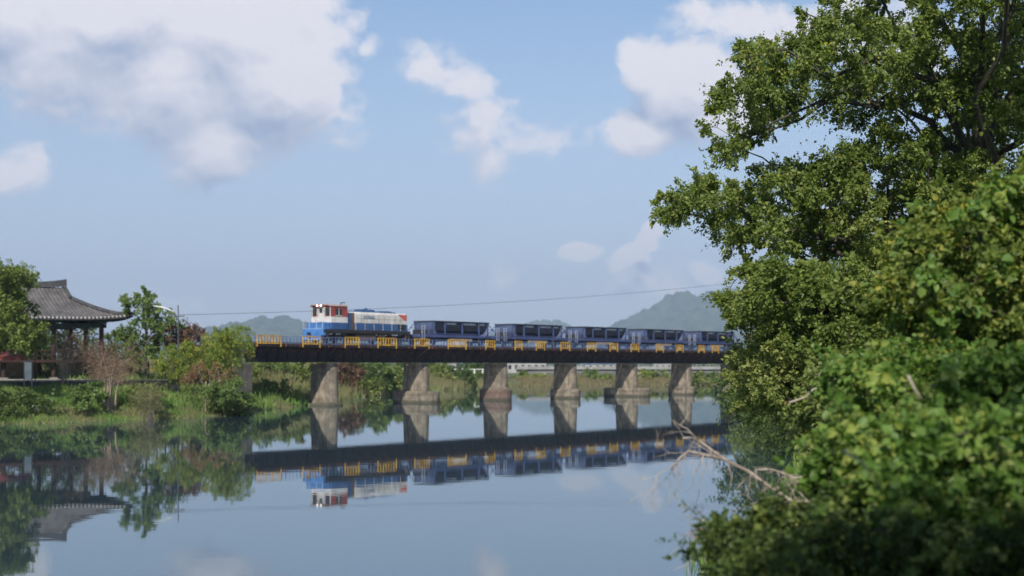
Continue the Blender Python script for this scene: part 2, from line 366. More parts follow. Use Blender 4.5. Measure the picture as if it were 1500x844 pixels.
def leaves(rs, Cc, Rr, per, ls, asp=.62, shape='quad', shell=.55, droop=.25, flat=.35, shoots=None, nsub=5):
    """sprays of leaves: every clump is a few leafy twigs of different length and lean; shoots are long stray stems"""
    K = len(Cc); m = K*nsub; kc = np.repeat(np.arange(K), nsub)
    d0 = nrm(rs.normal(size=(m, 3))); base = Cc[kc] + d0*Rr[kc]*.45*rs.rand(m, 1)
    cen = Cc.mean(0); out = nrm(Cc - cen)[kc]
    ax = nrm(d0 + out*.55 + rs.normal(size=(m,3))*.4 + np.array([0,0,-droop*.5])); Ls = Rr[kc,0]*(.7+.9*rs.rand(m)); th = Rr[kc,0]*(.20+.22*rs.rand(m))
    if shoots:
        ns, SL = shoots; q = rs.randint(0, K, ns)
        base = np.vstack([base, Cc[q]]); ax = np.vstack([ax, nrm(out[q*nsub]*.8 + rs.normal(size=(ns,3))*.5 + np.array([-.25,-.2,.35]))])
        Ls = np.append(Ls, SL*(.5+.8*rs.rand(ns))); th = np.append(th, np.full(ns, ls*.5))
    cnt = np.full(len(Ls), per//nsub); 
    if shoots: cnt[m:] = np.maximum(8, (Ls[m:]/ls*2.6).astype(int))
    k = np.repeat(np.arange(len(Ls)), cnt); n = len(k); u = rs.rand(n, 1)**.8
    P = base[k] + ax[k]*u*Ls[k][:,None] + rs.normal(size=(n,3))*(th[k]*(1-.55*u[:,0]))[:,None]*.75
    P[:,2] -= (droop*.5+.1)*(u[:,0]**2)*Ls[k]*.8
    N = nrm(rs.normal(size=(n,3))*.75 + out[np.minimum(k, m-1)]*.25 + np.array([0,-.15,flat]))
    D = nrm(ax[k]*.6 + rs.normal(size=(n,3))*.7 + np.array([0,0,-droop]))
    L = ls*(.5+.9*rs.rand(n)**1.3)
    return leafmesh(P, N, D, L, L*asp*(.8+.4*rs.rand(n)), shape)
def inpoly(x, y, poly):
    c = False; n = len(poly)
    for i in range(n):
        x1, y1 = poly[i]; x2, y2 = poly[(i+1) % n]
        if (y1 > y) != (y2 > y) and x < (x2-x1)*(y-y1)/(y2-y1)+x1: c = not c
    return c
def clumps(rs, poly, Y0, Y1, n, r, zr=.75):
    """clump centres filling an outline that stands at distance Y0..Y1 (the outline is the tree's own silhouette, given real size there)"""
    xs = [p[0] for p in poly]; ys = [p[1] for p in poly]; out = []; rr = []
    Ym = (Y0+Y1)/2; tries = 0
    while len(out) < n and tries < 20000:
        tries += 1
        x = rs.uniform(min(xs), max(xs)); y = rs.uniform(min(ys), max(ys))
        if not inpoly(x, y, poly): continue
        out.append(at(x, y, Ym) + np.array([0, rs.uniform(Y0-Ym, Y1-Ym), 0])); s = r*(.6+.7*rs.rand()); rr.append((s, s, s*zr))
    return np.array(out), np.array(rr)
def skeleton(rs, base, top, Cc, r0, nl=7, rmin=.012, every=1, sag=.0):
    """trunk from base to top, limbs to far-apart clumps, a twig to every clump"""
    mb = MB(); base = np.array(base, float); top = np.array(top, float); Lh = np.linalg.norm(top-base)
    tp = [base + (top-base)*t + np.array([math.sin(t*4+base[0])*.035*Lh*t, 0, 0]) for t in np.linspace(0, 1, 7)]
    mb.tube(tp, [r0*(1.25 if i == 0 else 1-.09*i) for i in range(7)], 8)
    sel = [int(rs.randint(len(Cc)))]
    dmin = np.linalg.norm(Cc-Cc[sel[0]], axis=1)
    while len(sel) < min(nl, len(Cc)):
        j = int(np.argmax(dmin)); sel.append(j); dmin = np.minimum(dmin, np.linalg.norm(Cc-Cc[j], axis=1))
    LP = [tp[k] for k in (3,4,5,6)]; LR = [r0*.5]*4
    for j in sel:
        st = tp[3+int(rs.randint(4))]; e = Cc[j]; Ld = np.linalg.norm(e-st); mid = (st+e)/2 + np.array([0,0,.13*Ld]) + rs.normal(size=3)*.05*Ld
        pts = [(1-t)**2*st + 2*t*(1-t)*mid + t*t*e for t in np.linspace(0, 1, 8)]
        for i in range(1, 7): pts[i] = pts[i] + rs.normal(size=3)*.02*Ld
        rad = [max(rmin, r0*.42*(1-t)**.8) for t in np.linspace(0, 1, 8)]
        mb.tube(pts, rad, 6); LP += pts[1:]; LR += rad[1:]
    LP = np.array(LP); LR = np.array(LR)
    dd0 = np.array([np.linalg.norm(LP-e, axis=1).min() for e in Cc])
    for q_, j in enumerate(np.argsort(dd0)):
        if q_ % every: continue
        e = Cc[j]; dd = np.linalg.norm(LP-e, axis=1); k = int(np.argmin(dd)); st = LP[k]; Ld = dd[k]
        if Ld < .03: continue
        mid = (st+e)/2 + rs.normal(size=3)*.07*Ld + np.array([0,0,.06*Ld])
        r1 = max(rmin*.6, min(LR[k]*.6, r0*.14))
        mb.tube([st, mid, e], [r1, r1*.8, r1*.55], 4, False)
        LP = np.vstack([LP, mid, e]); LR = np.append(LR, [r1*.8, r1*.55])
    return mb
def tree(name, poly, Y0, Y1, n, r, per, ls, lm, label, cat='tree', base=None, top=None, r0=.2, nl=8, seed=0, bark='bark', group=None, shape='quad', asp=.62, droop=.25, shell=.5, zr=.75, crown='crown', ev=1, extra=None, flat=.35, shoots=None, second=None):
    rs = np.random.RandomState(seed+11)
    Cc, Rr = clumps(rs, poly, Y0, Y1, n, r, zr)
    if extra is not None:
        for (x, y, Yc, rr) in extra:
            Cc = np.vstack([Cc, at(x, y, Yc)]); Rr = np.vstack([Rr, (rr, rr, rr*.8)])
    Ym = (Y0+Y1)/2
    if base is None: bx = Cc[:,0].mean(); by = Ym
    else: bx, by = (base-750)/F*Ym, Ym
    bz = gz1(bx, by)-.3
    if top is None: tp = np.array([Cc[:,0].mean()*.6+bx*.4, by, bz+(Cc[:,2].mean()-bz)*.8])
    else: tp = at(top[0], top[1], Ym)
    T = empty(name, (bx, by, bz), 0, label, cat, group); o = np.array([bx, by, bz])
    sk = skeleton(rs, (bx,by,bz), tp, Cc, r0, nl, every=ev)
    mesh('trunk', np.array([tuple(v) for v in sk.V])-o, sk.F, M[bark], T, True)
    V, Fc = leaves(rs, Cc-o, Rr, per, ls, asp, shape, shell, droop, flat, shoots)
    mesh(crown, V, Fc, M[lm], T)
    if second:       # a climber or dead foliage mixed through the crown: (part name, material, share of clumps, leaves, leaf size, shape)
        nm, m2, fr2, p2, l2, sh2 = second; sel = rs.rand(len(Cc)) < fr2
        V, Fc = leaves(rs, Cc[sel]-o+np.array([0,-.03,.02]), Rr[sel]*1.15, p2, l2, .75, sh2, shell, droop, flat, (max(3, int(sel.sum()*.25)), Rr[0,0]*2.2)); mesh(nm, V, Fc, M[m2], T)
    return T
def twigbush(name, poly, Y0, Y1, n, lm, label, cat='shrub', seed=0, base=None, L=.5, nst=7, r0=.03, tuft=26, w=.022, group=None, bark='pale_bark'):
    """bare shrub: stems fanning out, tufts of thin twigs at the ends"""
    rs = np.random.RandomState(seed+77); Cc, Rr = clumps(rs, poly, Y0, Y1, n, .2)
    Ym = (Y0+Y1)/2; bx = Cc[:,0].mean() if base is None else (base-750)/F*Ym; bz = gz1(bx, Ym)-.1
    T = empty(name, (bx, Ym, bz), 0, label, cat, group); o = np.array([bx, Ym, bz])
    mb = MB()
    for j in range(min(nst*3, n)):
        e = Cc[j]-o; st = np.array([rs.normal()*.25, rs.normal()*.25, 0]); mid = st*.5+e*np.array([.35,.35,.6])
        mb.tube([st, mid, e], [r0, r0*.7, r0*.25], 5, False)
    mb.build('stem', M[bark], T, True)
    k = np.repeat(np.arange(n), tuft); m_ = len(k)
    P = Cc[k]-o + rs.normal(size=(m_,3))*L*.45; D = nrm(rs.normal(size=(m_,3)) + np.array([0,0,.1])); N = nrm(rs.normal(size=(m_,3)))
    V, Fc = leafmesh(P, N, D, L*(.5+rs.rand(m_)), np.full(m_, w), 'tri')
    mesh('twigs', V, Fc, M[lm], T)
    return T
def tufts(name, X, Y, h, w, per, lm, seed=0, spread=.35, lean=.5, dz=0):
    rs = np.random.RandomState(seed); Z = gz(X, Y)+dz
    k = np.repeat(np.arange(len(X)), per); n = len(k)
    P = np.stack([X[k], Y[k], Z[k]], 1) + np.stack([rs.normal(size=n)*spread, rs.normal(size=n)*spread, np.zeros(n)-.05], 1)
    D = nrm(np.stack([rs.normal(size=n)*lean, rs.normal(size=n)*lean, np.ones(n)], 1)); N = nrm(np.stack([rs.normal(size=n), rs.normal(size=n)-1.0, rs.normal(size=n)*.3], 1))
    hh = (np.atleast_1d(h)[k] if np.ndim(h) else h)*(.5+.9*rs.rand(n))
    V, Fc = leafmesh(P, N, D, hh, w*(.6+.8*rs.rand(n)), 'tri')
    o = mesh(name, V, Fc, M[lm]); tag(o, kind='stuff'); return o
# ================================================================== railway bridge
bridge = empty('railway_bridge', bw(0,0), BRZ, 'long dark steel girder railway bridge on tapered concrete piers across the river', 'bridge')
ZB, ZG, ZT, ZRL = 4.17, 5.70, 5.82, 6.05
S0, S1 = s_of(355, -1), 13.4*8.35
def pierstain(t, col, tc):
    sp = t.n('ShaderNodeSeparateXYZ'); t.put(sp.inputs[0], tc.outputs['Object'])
    st = t.ss(t.noise(t.v('MULTIPLY', tc.outputs['Object'], (2.2,2.2,.25)), 1.6, 6, .65), .45, .66)
    c = t.mix(t.m('MULTIPLY', st, .75), col, (.075,.068,.058,1))
    wl = t.ss(t.m('ADD', sp.outputs[2], t.m('MULTIPLY', t.noise(tc.outputs['Object'], 3, 3), .3)), .5, .3)
    return t.mix(t.m('MULTIPLY', wl, .85), c, (.05,.05,.035,1))
M['pier'] = mat('pier_concrete', (.26,.215,.16), (.13,.11,.085), 1.4, .9, bump=.5, bscale=9, extra=pierstain)
M['darkstone'] = mat('abutment_stone', (.12,.105,.09), (.07,.065,.055), 1.4, .9, bump=.5)
M['pier_rust'] = mat('pier_footing_rust', (.16,.105,.085), (.11,.08,.065), 2.4, .9, bump=.5, bscale=9, extra=pierstain)
M['girder'] = mat('girder_rust_brown', (.030,.018,.018), (.014,.011,.014), 1.2, .7, bump=.2, bscale=6)
M['rust'] = mat('rust_red', (.20,.06,.04), (.08,.03,.025), 3, .8)
M['blue_rail'] = mat('railing_blue', (.12,.19,.36), (.08,.13,.25), 3, .5)
M['yellow'] = mat('railing_yellow', (.68,.42,.03), (.42,.22,.04), 3, .6)
M['steel'] = mat('rail_steel', (.20,.15,.12), (.10,.07,.06), 3, .5, .6)
M['tie'] = mat('sleeper_wood', (.085,.06,.045), (.04,.03,.025), 3, .9)
def oblong(l, tk, z, cx=0, n=10, edge=None):     # oblong ring, long axis across the bridge
    rr = tk/2; L = l/2-rr; P = []
    for k in range(n+1): a = math.pi*k/n; P.append((cx+rr*math.cos(a), L+rr*math.sin(a), z))
    for k in range(n+1): a = math.pi+math.pi*k/n; P.append((cx+rr*math.cos(a), -L+rr*math.sin(a), z))
    return P
ped = {0:('thin',3.9,3.0,-.5,.22,'pier'),1:('wide',5.6,2.7,-.5,1.22,'pier'),2:('round',3.9,2.5,-.5,1.2,'pier_rust'),3:('round',3.9,2.3,-.5,1.1,'pier'),
       4:('wide',6.4,2.9,-.5,1.05,'pier'),5:('round',3.7,2.2,-.5,1.1,'pier'),6:('round',4.6,2.4,-.5,1.1,'pier'),7:('round',4.2,2.4,-.5,1.1,'pier')}
for i in range(8):
    x = i*SP; kind, l, tk, z0, z1, mk = ped[i]
    mb = MB(); zz = np.linspace(-.5 if kind != 'wide' else -.5, ZB-.32, 14)
    mb.loft([oblong(3.15-.07*(z), 1.95-.07*z, z, x) for z in zz])
    p = mb.build('pier', M['pier'], bridge, True)
    MB().loft([oblong(2.9,1.66,ZB-.318,x), oblong(2.9,1.66,ZB-.04,x)]).build('pier_cap', M['pier'], p, False)
    mf = MB(); mf.loft([oblong(l,tk,z0,x), oblong(l,tk,z1-.08,x), oblong(l-.14,tk-.14,z1,x)])
    if z1 > .6: mf.loft([oblong(l+.12,tk+.12,z1-.36,x), oblong(l+.12,tk+.12,z1-.24,x)]); 
    mf.build('pier_footing', M[mk], p)
    if i == 2:
        MB().loft([oblong(3.4,2.2,1.15,x), oblong(3.3,2.1,1.48,x)]).build('pier_collar', M['pier'], p)
    if i in (3,4,5,6):   # pale pipe leaning against the upstream side
        MB().tube([(x-1.12, 1.35, .95), (x-.98, .1, ZB-.1)], .085, 8).build('drain_pipe', M['pale_bark'], p)
# abutments
for (a, b) in ((S0-3.6, S0+.4), (S1-.4, S1+5)):
    MB().bbox(a, b, -2.0, 2.0, -.5, ZB-.1, .12).box(a, b-.9 if a < 0 else b, -1.9, 1.9, ZB-.1, ZG).build('abutment', M['darkstone'], bridge)
# girders: one span each
edges = [S0] + [i*SP for i in range(8)] + [S1]
for a, b in zip(edges[:-1], edges[1:]):
    mb = MB()
    for q in (-.95, .95):
        mb.box(a+.06, b-.06, q-.02, q+.02, ZB+.03, ZG-.03)
        mb.box(a+.05, b-.05, q-.19, q+.19, ZB, ZB+.03).box(a+.05, b-.05, q-.19, q+.19, ZG-.03, ZG)
        k = a+.35
        while k < b-.3:
            mb.box(k-.02, k+.02, q-.16, q-.022, ZB+.04, ZG-.04).box(k-.02, k+.02, q+.022, q+.16, ZB+.04, ZG-.04); k += 1.3
    k = a+.5
    while k < b-.4: mb.box(k-.05, k+.05, -.92, .92, ZB+.2, ZB+.3).box(k-.05, k+.05, -.92, .92, ZG-.3, ZG-.2); k += 2.6
    gd = mb.build('girder', M['girder'], bridge)
    br = MB(); k = a+1.0
    for sg in (-1, 1): br.box(a+.3, b-.3, *sorted((sg*1.15, sg*1.2)), ZG-.08, ZG-.02)
    br.box(a+.3, a+.36, -1.17, 1.17, ZG-.08, ZG-.02)
    while k < b-.4:
        for sg in (-1, 1):
            br.tube([(k, sg*1.12, ZB+.55), (k, sg*2.5, ZG-.02)], .03, 4); br.box(k-.03, k+.03, *(sorted((sg*1.12, sg*2.6))), ZG-.09, ZG-.01)
        k += 1.915
    br.build('bracket', M['rust'], gd)
    wk = MB()
    for sg in (-1, 1):
        wk.box(a+.01, b-.01, *sorted((sg*1.35, sg*2.55)), ZG+.005, ZG+.05); wk.box(a+.01, b-.01, *sorted((sg*2.555, sg*2.6)), ZG-.1, ZT)
    wk.build('walkway', M['girder'], bridge)
sl_ = MB(); k = S0-3
while k < S1+4: sl_.box(k, k+.22, -1.3, 1.3, ZG+.055, ZG+.20); k += .55
sl_.build('sleepers', M['tie'], bridge)
for q in (-.53, .53):
    MB().box(S0-4, S1+5, q-.035, q+.035, ZG+.33, ZRL-.0).box(S0-4, S1+5, q-.065, q+.065, ZG+.20, ZG+.23).box(S0-4, S1+5, q-.012, q+.012, ZG+.23, ZG+.33).build('rail', M['steel'], bridge)
# railings
YEL = [(376,411),(443,468),(505,525),(553,580),(607,628),(656,682),(711,724),(754,764),(785,797),(821,834),(860,872),(893,904),(924,935),(961,971),(991,1000),(1023,1031),(1043,1052)]
YS = [(s_of(a,-2.58), s_of(b,-2.58)) for a, b in YEL]
def inyel(s): return any(a-.05 < s < b+.05 for a, b in YS)
for sg in (-1, 1):
    q = sg*2.58
    for a, b in zip(edges[:-1], edges[1:]):
        mb = MB(); ft = MB(); k = a+.15
        mb.box(a, b, q-.022, q+.022, 6.50, 6.54).box(a, b, q-.02, q+.02, ZT+.06, ZT+.10).box(a, b, q-.015, q+.015, 6.22, 6.245)
        j = 0
        while k < b:
            if not (sg < 0 and inyel(k)):
                if j % 4 == 0: mb.box(k-.035, k+.035, q-.035, q+.035, ZT+.14, 6.50); ft.box(k-.05, k+.05, q-.05, q+.05, ZT-.25, ZT+.14)
                else: mb.box(k-.02, k+.02, q-.02, q+.02, ZT+.1, 6.50)
            k += .46; j += 1
        o = mb.build('railing', M['blue_rail'], bridge); ft.box(a+.1, b-.02, q-.012, q+.012, ZT-.2, ZT-.14); ft.build('post_foot', M['rust'], o)
for a, b in YS:
    q = -2.65; mb = MB()
    mb.box(a, b, q-.03, q+.03, 6.55, 6.61).box(a, b, q-.03, q+.03, ZT+.02, ZT+.09)
    n = max(3, int((b-a)/.36))
    for j in range(n+1):
        x = a+(b-a)*j/n; w = .045 if j in (0, n) else .032
        mb.box(x-w, x+w, q-.028, q+.028, (ZT-.25 if j in (0,n) else ZT+.09), 6.55)
    mb.build('yellow_railing', M['yellow'], bridge)

# ================================================================== locomotive
def grime(amt, col2=(.10,.075,.055,1), sc_=(1.5,1.5,.5), lo=.48, hi=.72):
    def f(t, col, tc):
        oi = t.n('ShaderNodeObjectInfo'); v = t.v('ADD', tc.outputs['Object'], t.v('MULTIPLY', oi.outputs['Location'], (.37,.21,.5)))
        n = t.noise(t.v('MULTIPLY', v, sc_), 2.4, 6, .7)
        return t.mix(t.m('MULTIPLY', t.ss(n, lo, hi), amt), col, col2)
    return f
M['lo_blue'] = mat('loco_blue', (.035,.095,.24), (.025,.075,.19), 1.2, .5, extra=grime(.55))
M['lo_blue_lit'] = mat('loco_blue_sunlit', (.07,.20,.46), (.05,.15,.36), 1.2, .42)  # loco blue with the sunlight on the front end put into the colour
M['lo_white'] = mat('loco_white', (.62,.61,.58), (.50,.48,.45), 1.1, .55, stretch=(1,1,.4), extra=grime(.55, (.22,.19,.16,1)))
M['lo_red'] = mat('loco_red', (.34,.06,.05), (.24,.045,.04), 1.5, .55, extra=grime(.5))
M['lo_orange'] = mat('loco_orange_red', (.52,.12,.08), (.42,.09,.06), 1.5, .45)
M['black'] = mat('undergear_black', (.028,.027,.03), (.015,.014,.016), 3, .7)
M['glass'] = mat('dark_glass', (.02,.025,.03), (.015,.02,.02), 1, .12, spec=.8)
M['brown_door'] = mat('loco_brown', (.13,.085,.06), (.08,.055,.045), 2, .7)
M['roofpink'] = mat('loco_roof', (.42,.30,.27), (.30,.20,.18), 1.5, .6)
em = bpy.data.materials.new('headlight_glow'); em.use_nodes = True
em.node_tree.nodes['Principled BSDF'].inputs['Emission Color'].default_value = (1,.93,.8,1); em.node_tree.nodes['Principled BSDF'].inputs['Emission Strength'].default_value = 1.6
lf = s_of(474, -1.4); lr = s_of(602, -1.4); LL = lr-lf
loco = empty('diesel_locomotive', bw(lf, 0, ZRL), BRZ, 'white, blue and red diesel locomotive leading the wagons over the bridge', 'locomotive')
z = lambda Z: Z-ZRL
zf, zw, zh, zc = z(7.37), z(8.05), z(9.15), z(9.68)
WB = 1.38; ca, cbk = 1.05, 3.35     # cab from, to
fr_ = MB().bbox(0, LL, -WB, WB, zf-.34, zf, .06)
fr_.build('underframe', M['black'], loco)
pl = MB().bbox(-.12, .35, -WB, WB, zf-.62, zf+.02, .05).build('front_beam', M['lo_blue_lit'], loco)
MB().prism([(-.1,zf-.62),(-.42,.25),(-.1,.18),(.25,zf-.62)], -1.15, 1.15, 'y').build('pilot', M['lo_blue_lit'], loco)
MB().prism([(LL-.25,zf-.42),(LL-.1,.25),(LL+.15,.3),(LL+.02,zf-.42)], -1.15, 1.15, 'y').build('rear_pilot', M['lo_blue'], loco)
# front low housing and steps
MB().bbox(.2, ca, -1.2, 1.2, zf, zw-.02, .08).build('nose_box', M['lo_blue_lit'], loco)
cab = MB(); 
cab.bbox(ca, cbk, -WB, WB, zf, zw-.03, .03)
cabo = cab.build('cab', M['lo_blue'], loco)
MB().bbox(ca+.01, cbk-.01, -WB+.01, WB-.01, zw-.03, z(8.58), .03).build('cab_white_panel', M['lo_white'], cabo)
MB().prism([(-WB+.02,z(8.58)),(-WB+.06,zc-.12),(-WB+.3,zc),(WB-.3,zc),(WB-.06,zc-.12),(WB-.02,z(8.58))], ca+.03, cbk-.03, 'x').build('cab_red_panel', M['lo_red'], cabo)
MB().prism([(-WB-.04,zc-.08),(-WB+.26,zc+.10),(WB-.26,zc+.10),(WB+.04,zc-.08),(WB-.28,zc+.005),(-WB+.28,zc+.005)], ca-.22, cbk+.12, 'x').build('cab_roof', M['roofpink'], cabo)
MB().box(ca-.02, ca+.02, -.36, .36, z(8.08), z(9.5)).build('cab_front_door', M['lo_white'], cabo)
for (y0, y1) in ((-1.2,-.55),(.55,1.15)):
    fo = MB().box(ca-.0, ca+.06, y0, y1, z(8.68), z(9.45)).build('windscreen', M['glass'], cabo)
    MB().box(ca-.02, ca+.02, y0-.09, y1+.09, z(8.54), z(8.6)).box(ca-.02, ca+.02, y0-.09, y0-.005, z(8.6), z(9.52)).box(ca-.02, ca+.02, y1+.005, y1+.09, z(8.6), z(9.52)).build('window_frame', M['lo_white'], fo)
MB().box(ca-.035, ca-.021, -.2, .2, z(8.95), z(9.4)).build('door_window', M['glass'], cabo)
for sg in (-1, 1):
    fo = MB().box(ca+.62, ca+1.42, *sorted((sg*(WB-.07), sg*(WB+.01))), z(8.72), z(9.38)).build('side_window', M['glass'], cabo)
    MB().box(ca+1.0, ca+1.05, *sorted((sg*(WB+.01), sg*(WB+.03))), z(8.72), z(9.38)).box(ca+.56,ca+1.48,*sorted((sg*(WB+.01), sg*(WB+.03))),z(8.66),z(8.72)).build('window_frame', M['lo_white'], fo)
hh0 = MB().box(ca-.25,ca-.222,-.42,.42,zc-.16,zc+.1).build('headlight_housing', M['lo_red'], loco)
MB().cyl((ca-.22,-.25,zc-.03),(ca-.30,-.25,zc-.03),.10,14).build('headlight', em, hh0)
MB().cyl((ca-.22,.25,zc-.03),(ca-.30,.25,zc-.03),.10,14).build('headlight', em, hh0)
MB().tube([(cbk-.2,-.6,zc+.1),(cbk-.2,-.6,zc+.32),(cbk+.35,-.6,zc+.34)],.05,6).build('air_horn', M['black'], loco)
# hood
ha, hb = cbk+1.15, LL-.45
mb = MB().prism([(-1.22,zw),(-1.22,zh-.22),(-1.0,zh),(1.0,zh),(1.22,zh-.22),(1.22,zw)], ha, hb, 'x')
hood = mb.build('hood', M['lo_white'], loco)
MB().bbox(ha, hb+.1, -1.26, 1.26, zf+.003, zw-.005, .03).build('hood_blue_skirt', M['lo_blue'], hood)
MB().box(ha+.02, hb-1.4, -.98, .98, zh+.003, zh+.1).bbox(ha+1.6, ha+3.6, -.6, .6, zh+.1, zh+.3, .1).bbox(ha+4.6, ha+6.2, -.5, .5, zh+.1, zh+.22, .1).cyl((ha+2.9,.1,zh+.3),(ha+2.9,.1,zh+.48),.15).build('hood_roof', M['lo_blue'], hood)
MB().box(cbk, ha, -1.15, 1.15, zf+.003, zh-.12).build('equipment_bay', M['brown_door'], loco)
MB().box(cbk+.02, cbk+.55, -1.20, 1.20, zf+.01, zh-.13).build('bay_door', M['lo_blue'], loco)
# red corner wedge at the hood end
for sg in (-1, 1):
    MB().prism([(hb-1.35,zh-.12),(hb-.35,zh-.72),(hb+.012,zh-.72),(hb+.012,zh-.12)], *sorted((sg*1.223, sg*1.235)), 'y').build('red_wedge', M['lo_orange'], hood)
MB().box(hb-.02, hb+.03, -1.18, 1.18, zw, zh-.22).build('hood_end', M['lo_orange'], hood)
g_ = MB()
for k in range(6): g_.box(hb-1.35+.18*k, hb-1.23+.18*k, -1.30, -1.272, zw-.5, zw-.05)
g_.box(hb-1.4, hb-.25, -1.271, -1.262, zw-.55, zw-.02).build('radiator_grille', M['black'], hood)
dl = MB(); k = ha+.9
while k < hb-.6: dl.box(k, k+.02, -1.232, -1.222, zw+.03, zh-.2); k += .82
dl.box(ha+.2, hb-.5, -1.232, -1.222, zw+.42, zw+.44).build('door_seam', M['brown_door'], hood)
def text(s, name, size, mt, parent, loc, rot, depth=.01):
    cu = bpy.data.curves.new(name, 'FONT'); cu.body = s; cu.size = size; cu.extrude = depth; cu.align_x = 'CENTER'; cu.align_y = 'CENTER'
    ob = bpy.data.objects.new(name, cu); C.objects.link(ob); cu.materials.append(mt); me_ = bpy.data.meshes.new_from_object(ob); bpy.data.objects.remove(ob); ob = bpy.data.objects.new(name, me_); C.objects.link(ob); ob.parent = parent; ob.location = loc; ob.rotation_euler = rot; return ob
text('KORAIL', 'lettering', .46, M['lo_blue'], hood, (ha+2.05, -1.232, zw+.56), (R(90),0,0))
# handrails, fuel tank, bogies
hr = MB(); hs = MB()
for sg in (-1,):
    hs.tube([(ha, sg*1.33, zf+.85), (hb+.3, sg*1.33, zf+.85)], .02, 5)
    k = ha
    while k < hb+.3: hs.tube([(k, sg*1.33, zf), (k, sg*1.33, zf+.85)], .018, 5); k += 1.3
for y in (-1.3,-.5,.5,1.3): hr.tube([(-.05,y,zf),(-.05,y,zf+.75)],.02,5)
hr.tube([(-.05,-1.3,zf+.75),(-.05,-.5,zf+.75)],.02,5).tube([(-.05,.5,zf+.75),(-.05,1.3,zf+.75)],.02,5)
hr.tube([(-.05,-1.3,zf+.02),(-.05,1.3,zf+.02)],.02,5).build('handrail', M['lo_white'], loco)
hs.build('handrail', M['lo_white'], loco)
MB().bbox(LL*.5-1.5, LL*.5+1.4, -1.2, 1.2, .3, zf-.345, .1).build('fuel_tank', M['brown_door'], loco)
for y in (-1.15, 1.15):
    MB().cyl((LL*.5+1.6,y,.75),(LL*.5+2.6,y,.75),.16).build('air_reservoir', M['steel'], loco)
def bogie(parent, cx, wb, mt, r=.48):
    b = MB()
    for sg in (-1,1):
        b.box(cx-wb/2-.5, cx+wb/2+.5, *sorted((sg*.98,sg*1.12)), .5, .74).box(cx-.35, cx+.35, *sorted((sg*.96,sg*1.18)), .3, .86)
        for w in (-wb/2, wb/2): b.box(cx+w-.17, cx+w+.17, *sorted((sg*.97,sg*1.17)), .26, .66)
    b.box(cx-.3, cx+.3, -.96, .96, .55, .85)
    bo = b.build('bogie', mt, parent)
    for w in (-wb/2, wb/2):
        wm = MB()
        for sg in (-1,1): wm.cyl((cx+w, sg*.66, r), (cx+w, sg*.8, r), r, 18)
        wm.cyl((cx+w,-.66,r),(cx+w,.66,r),.09,8); wm.build('wheel', M['steel'], bo)
bogie(loco, 2.3, 2.5, M['black']); bogie(loco, LL-2.3, 2.5, M['black'])
stp = MB()
for x in (.1, LL-.7):
    for sg in (-1,1):
        for zz in (.4,.75,1.05): stp.box(x, x+.5, *sorted((sg*1.15,sg*1.36)), zz-.02, zz+.02)
        stp.box(x-.03,x,*sorted((sg*1.15,sg*1.36)),.35,zf-.345).box(x+.5,x+.53,*sorted((sg*1.15,sg*1.36)),.35,zf-.345)
stp.box(.05, LL-.2, -1.15, -1.12, .95, 1.0).build('step', M['brown_door'], loco)
MB().bbox(-.75,-.42,-.15,.15,.72,1.0,.04).box(LL+.16,LL+.6,-.12,.12,.75,1.0).build('coupler', M['black'], loco)

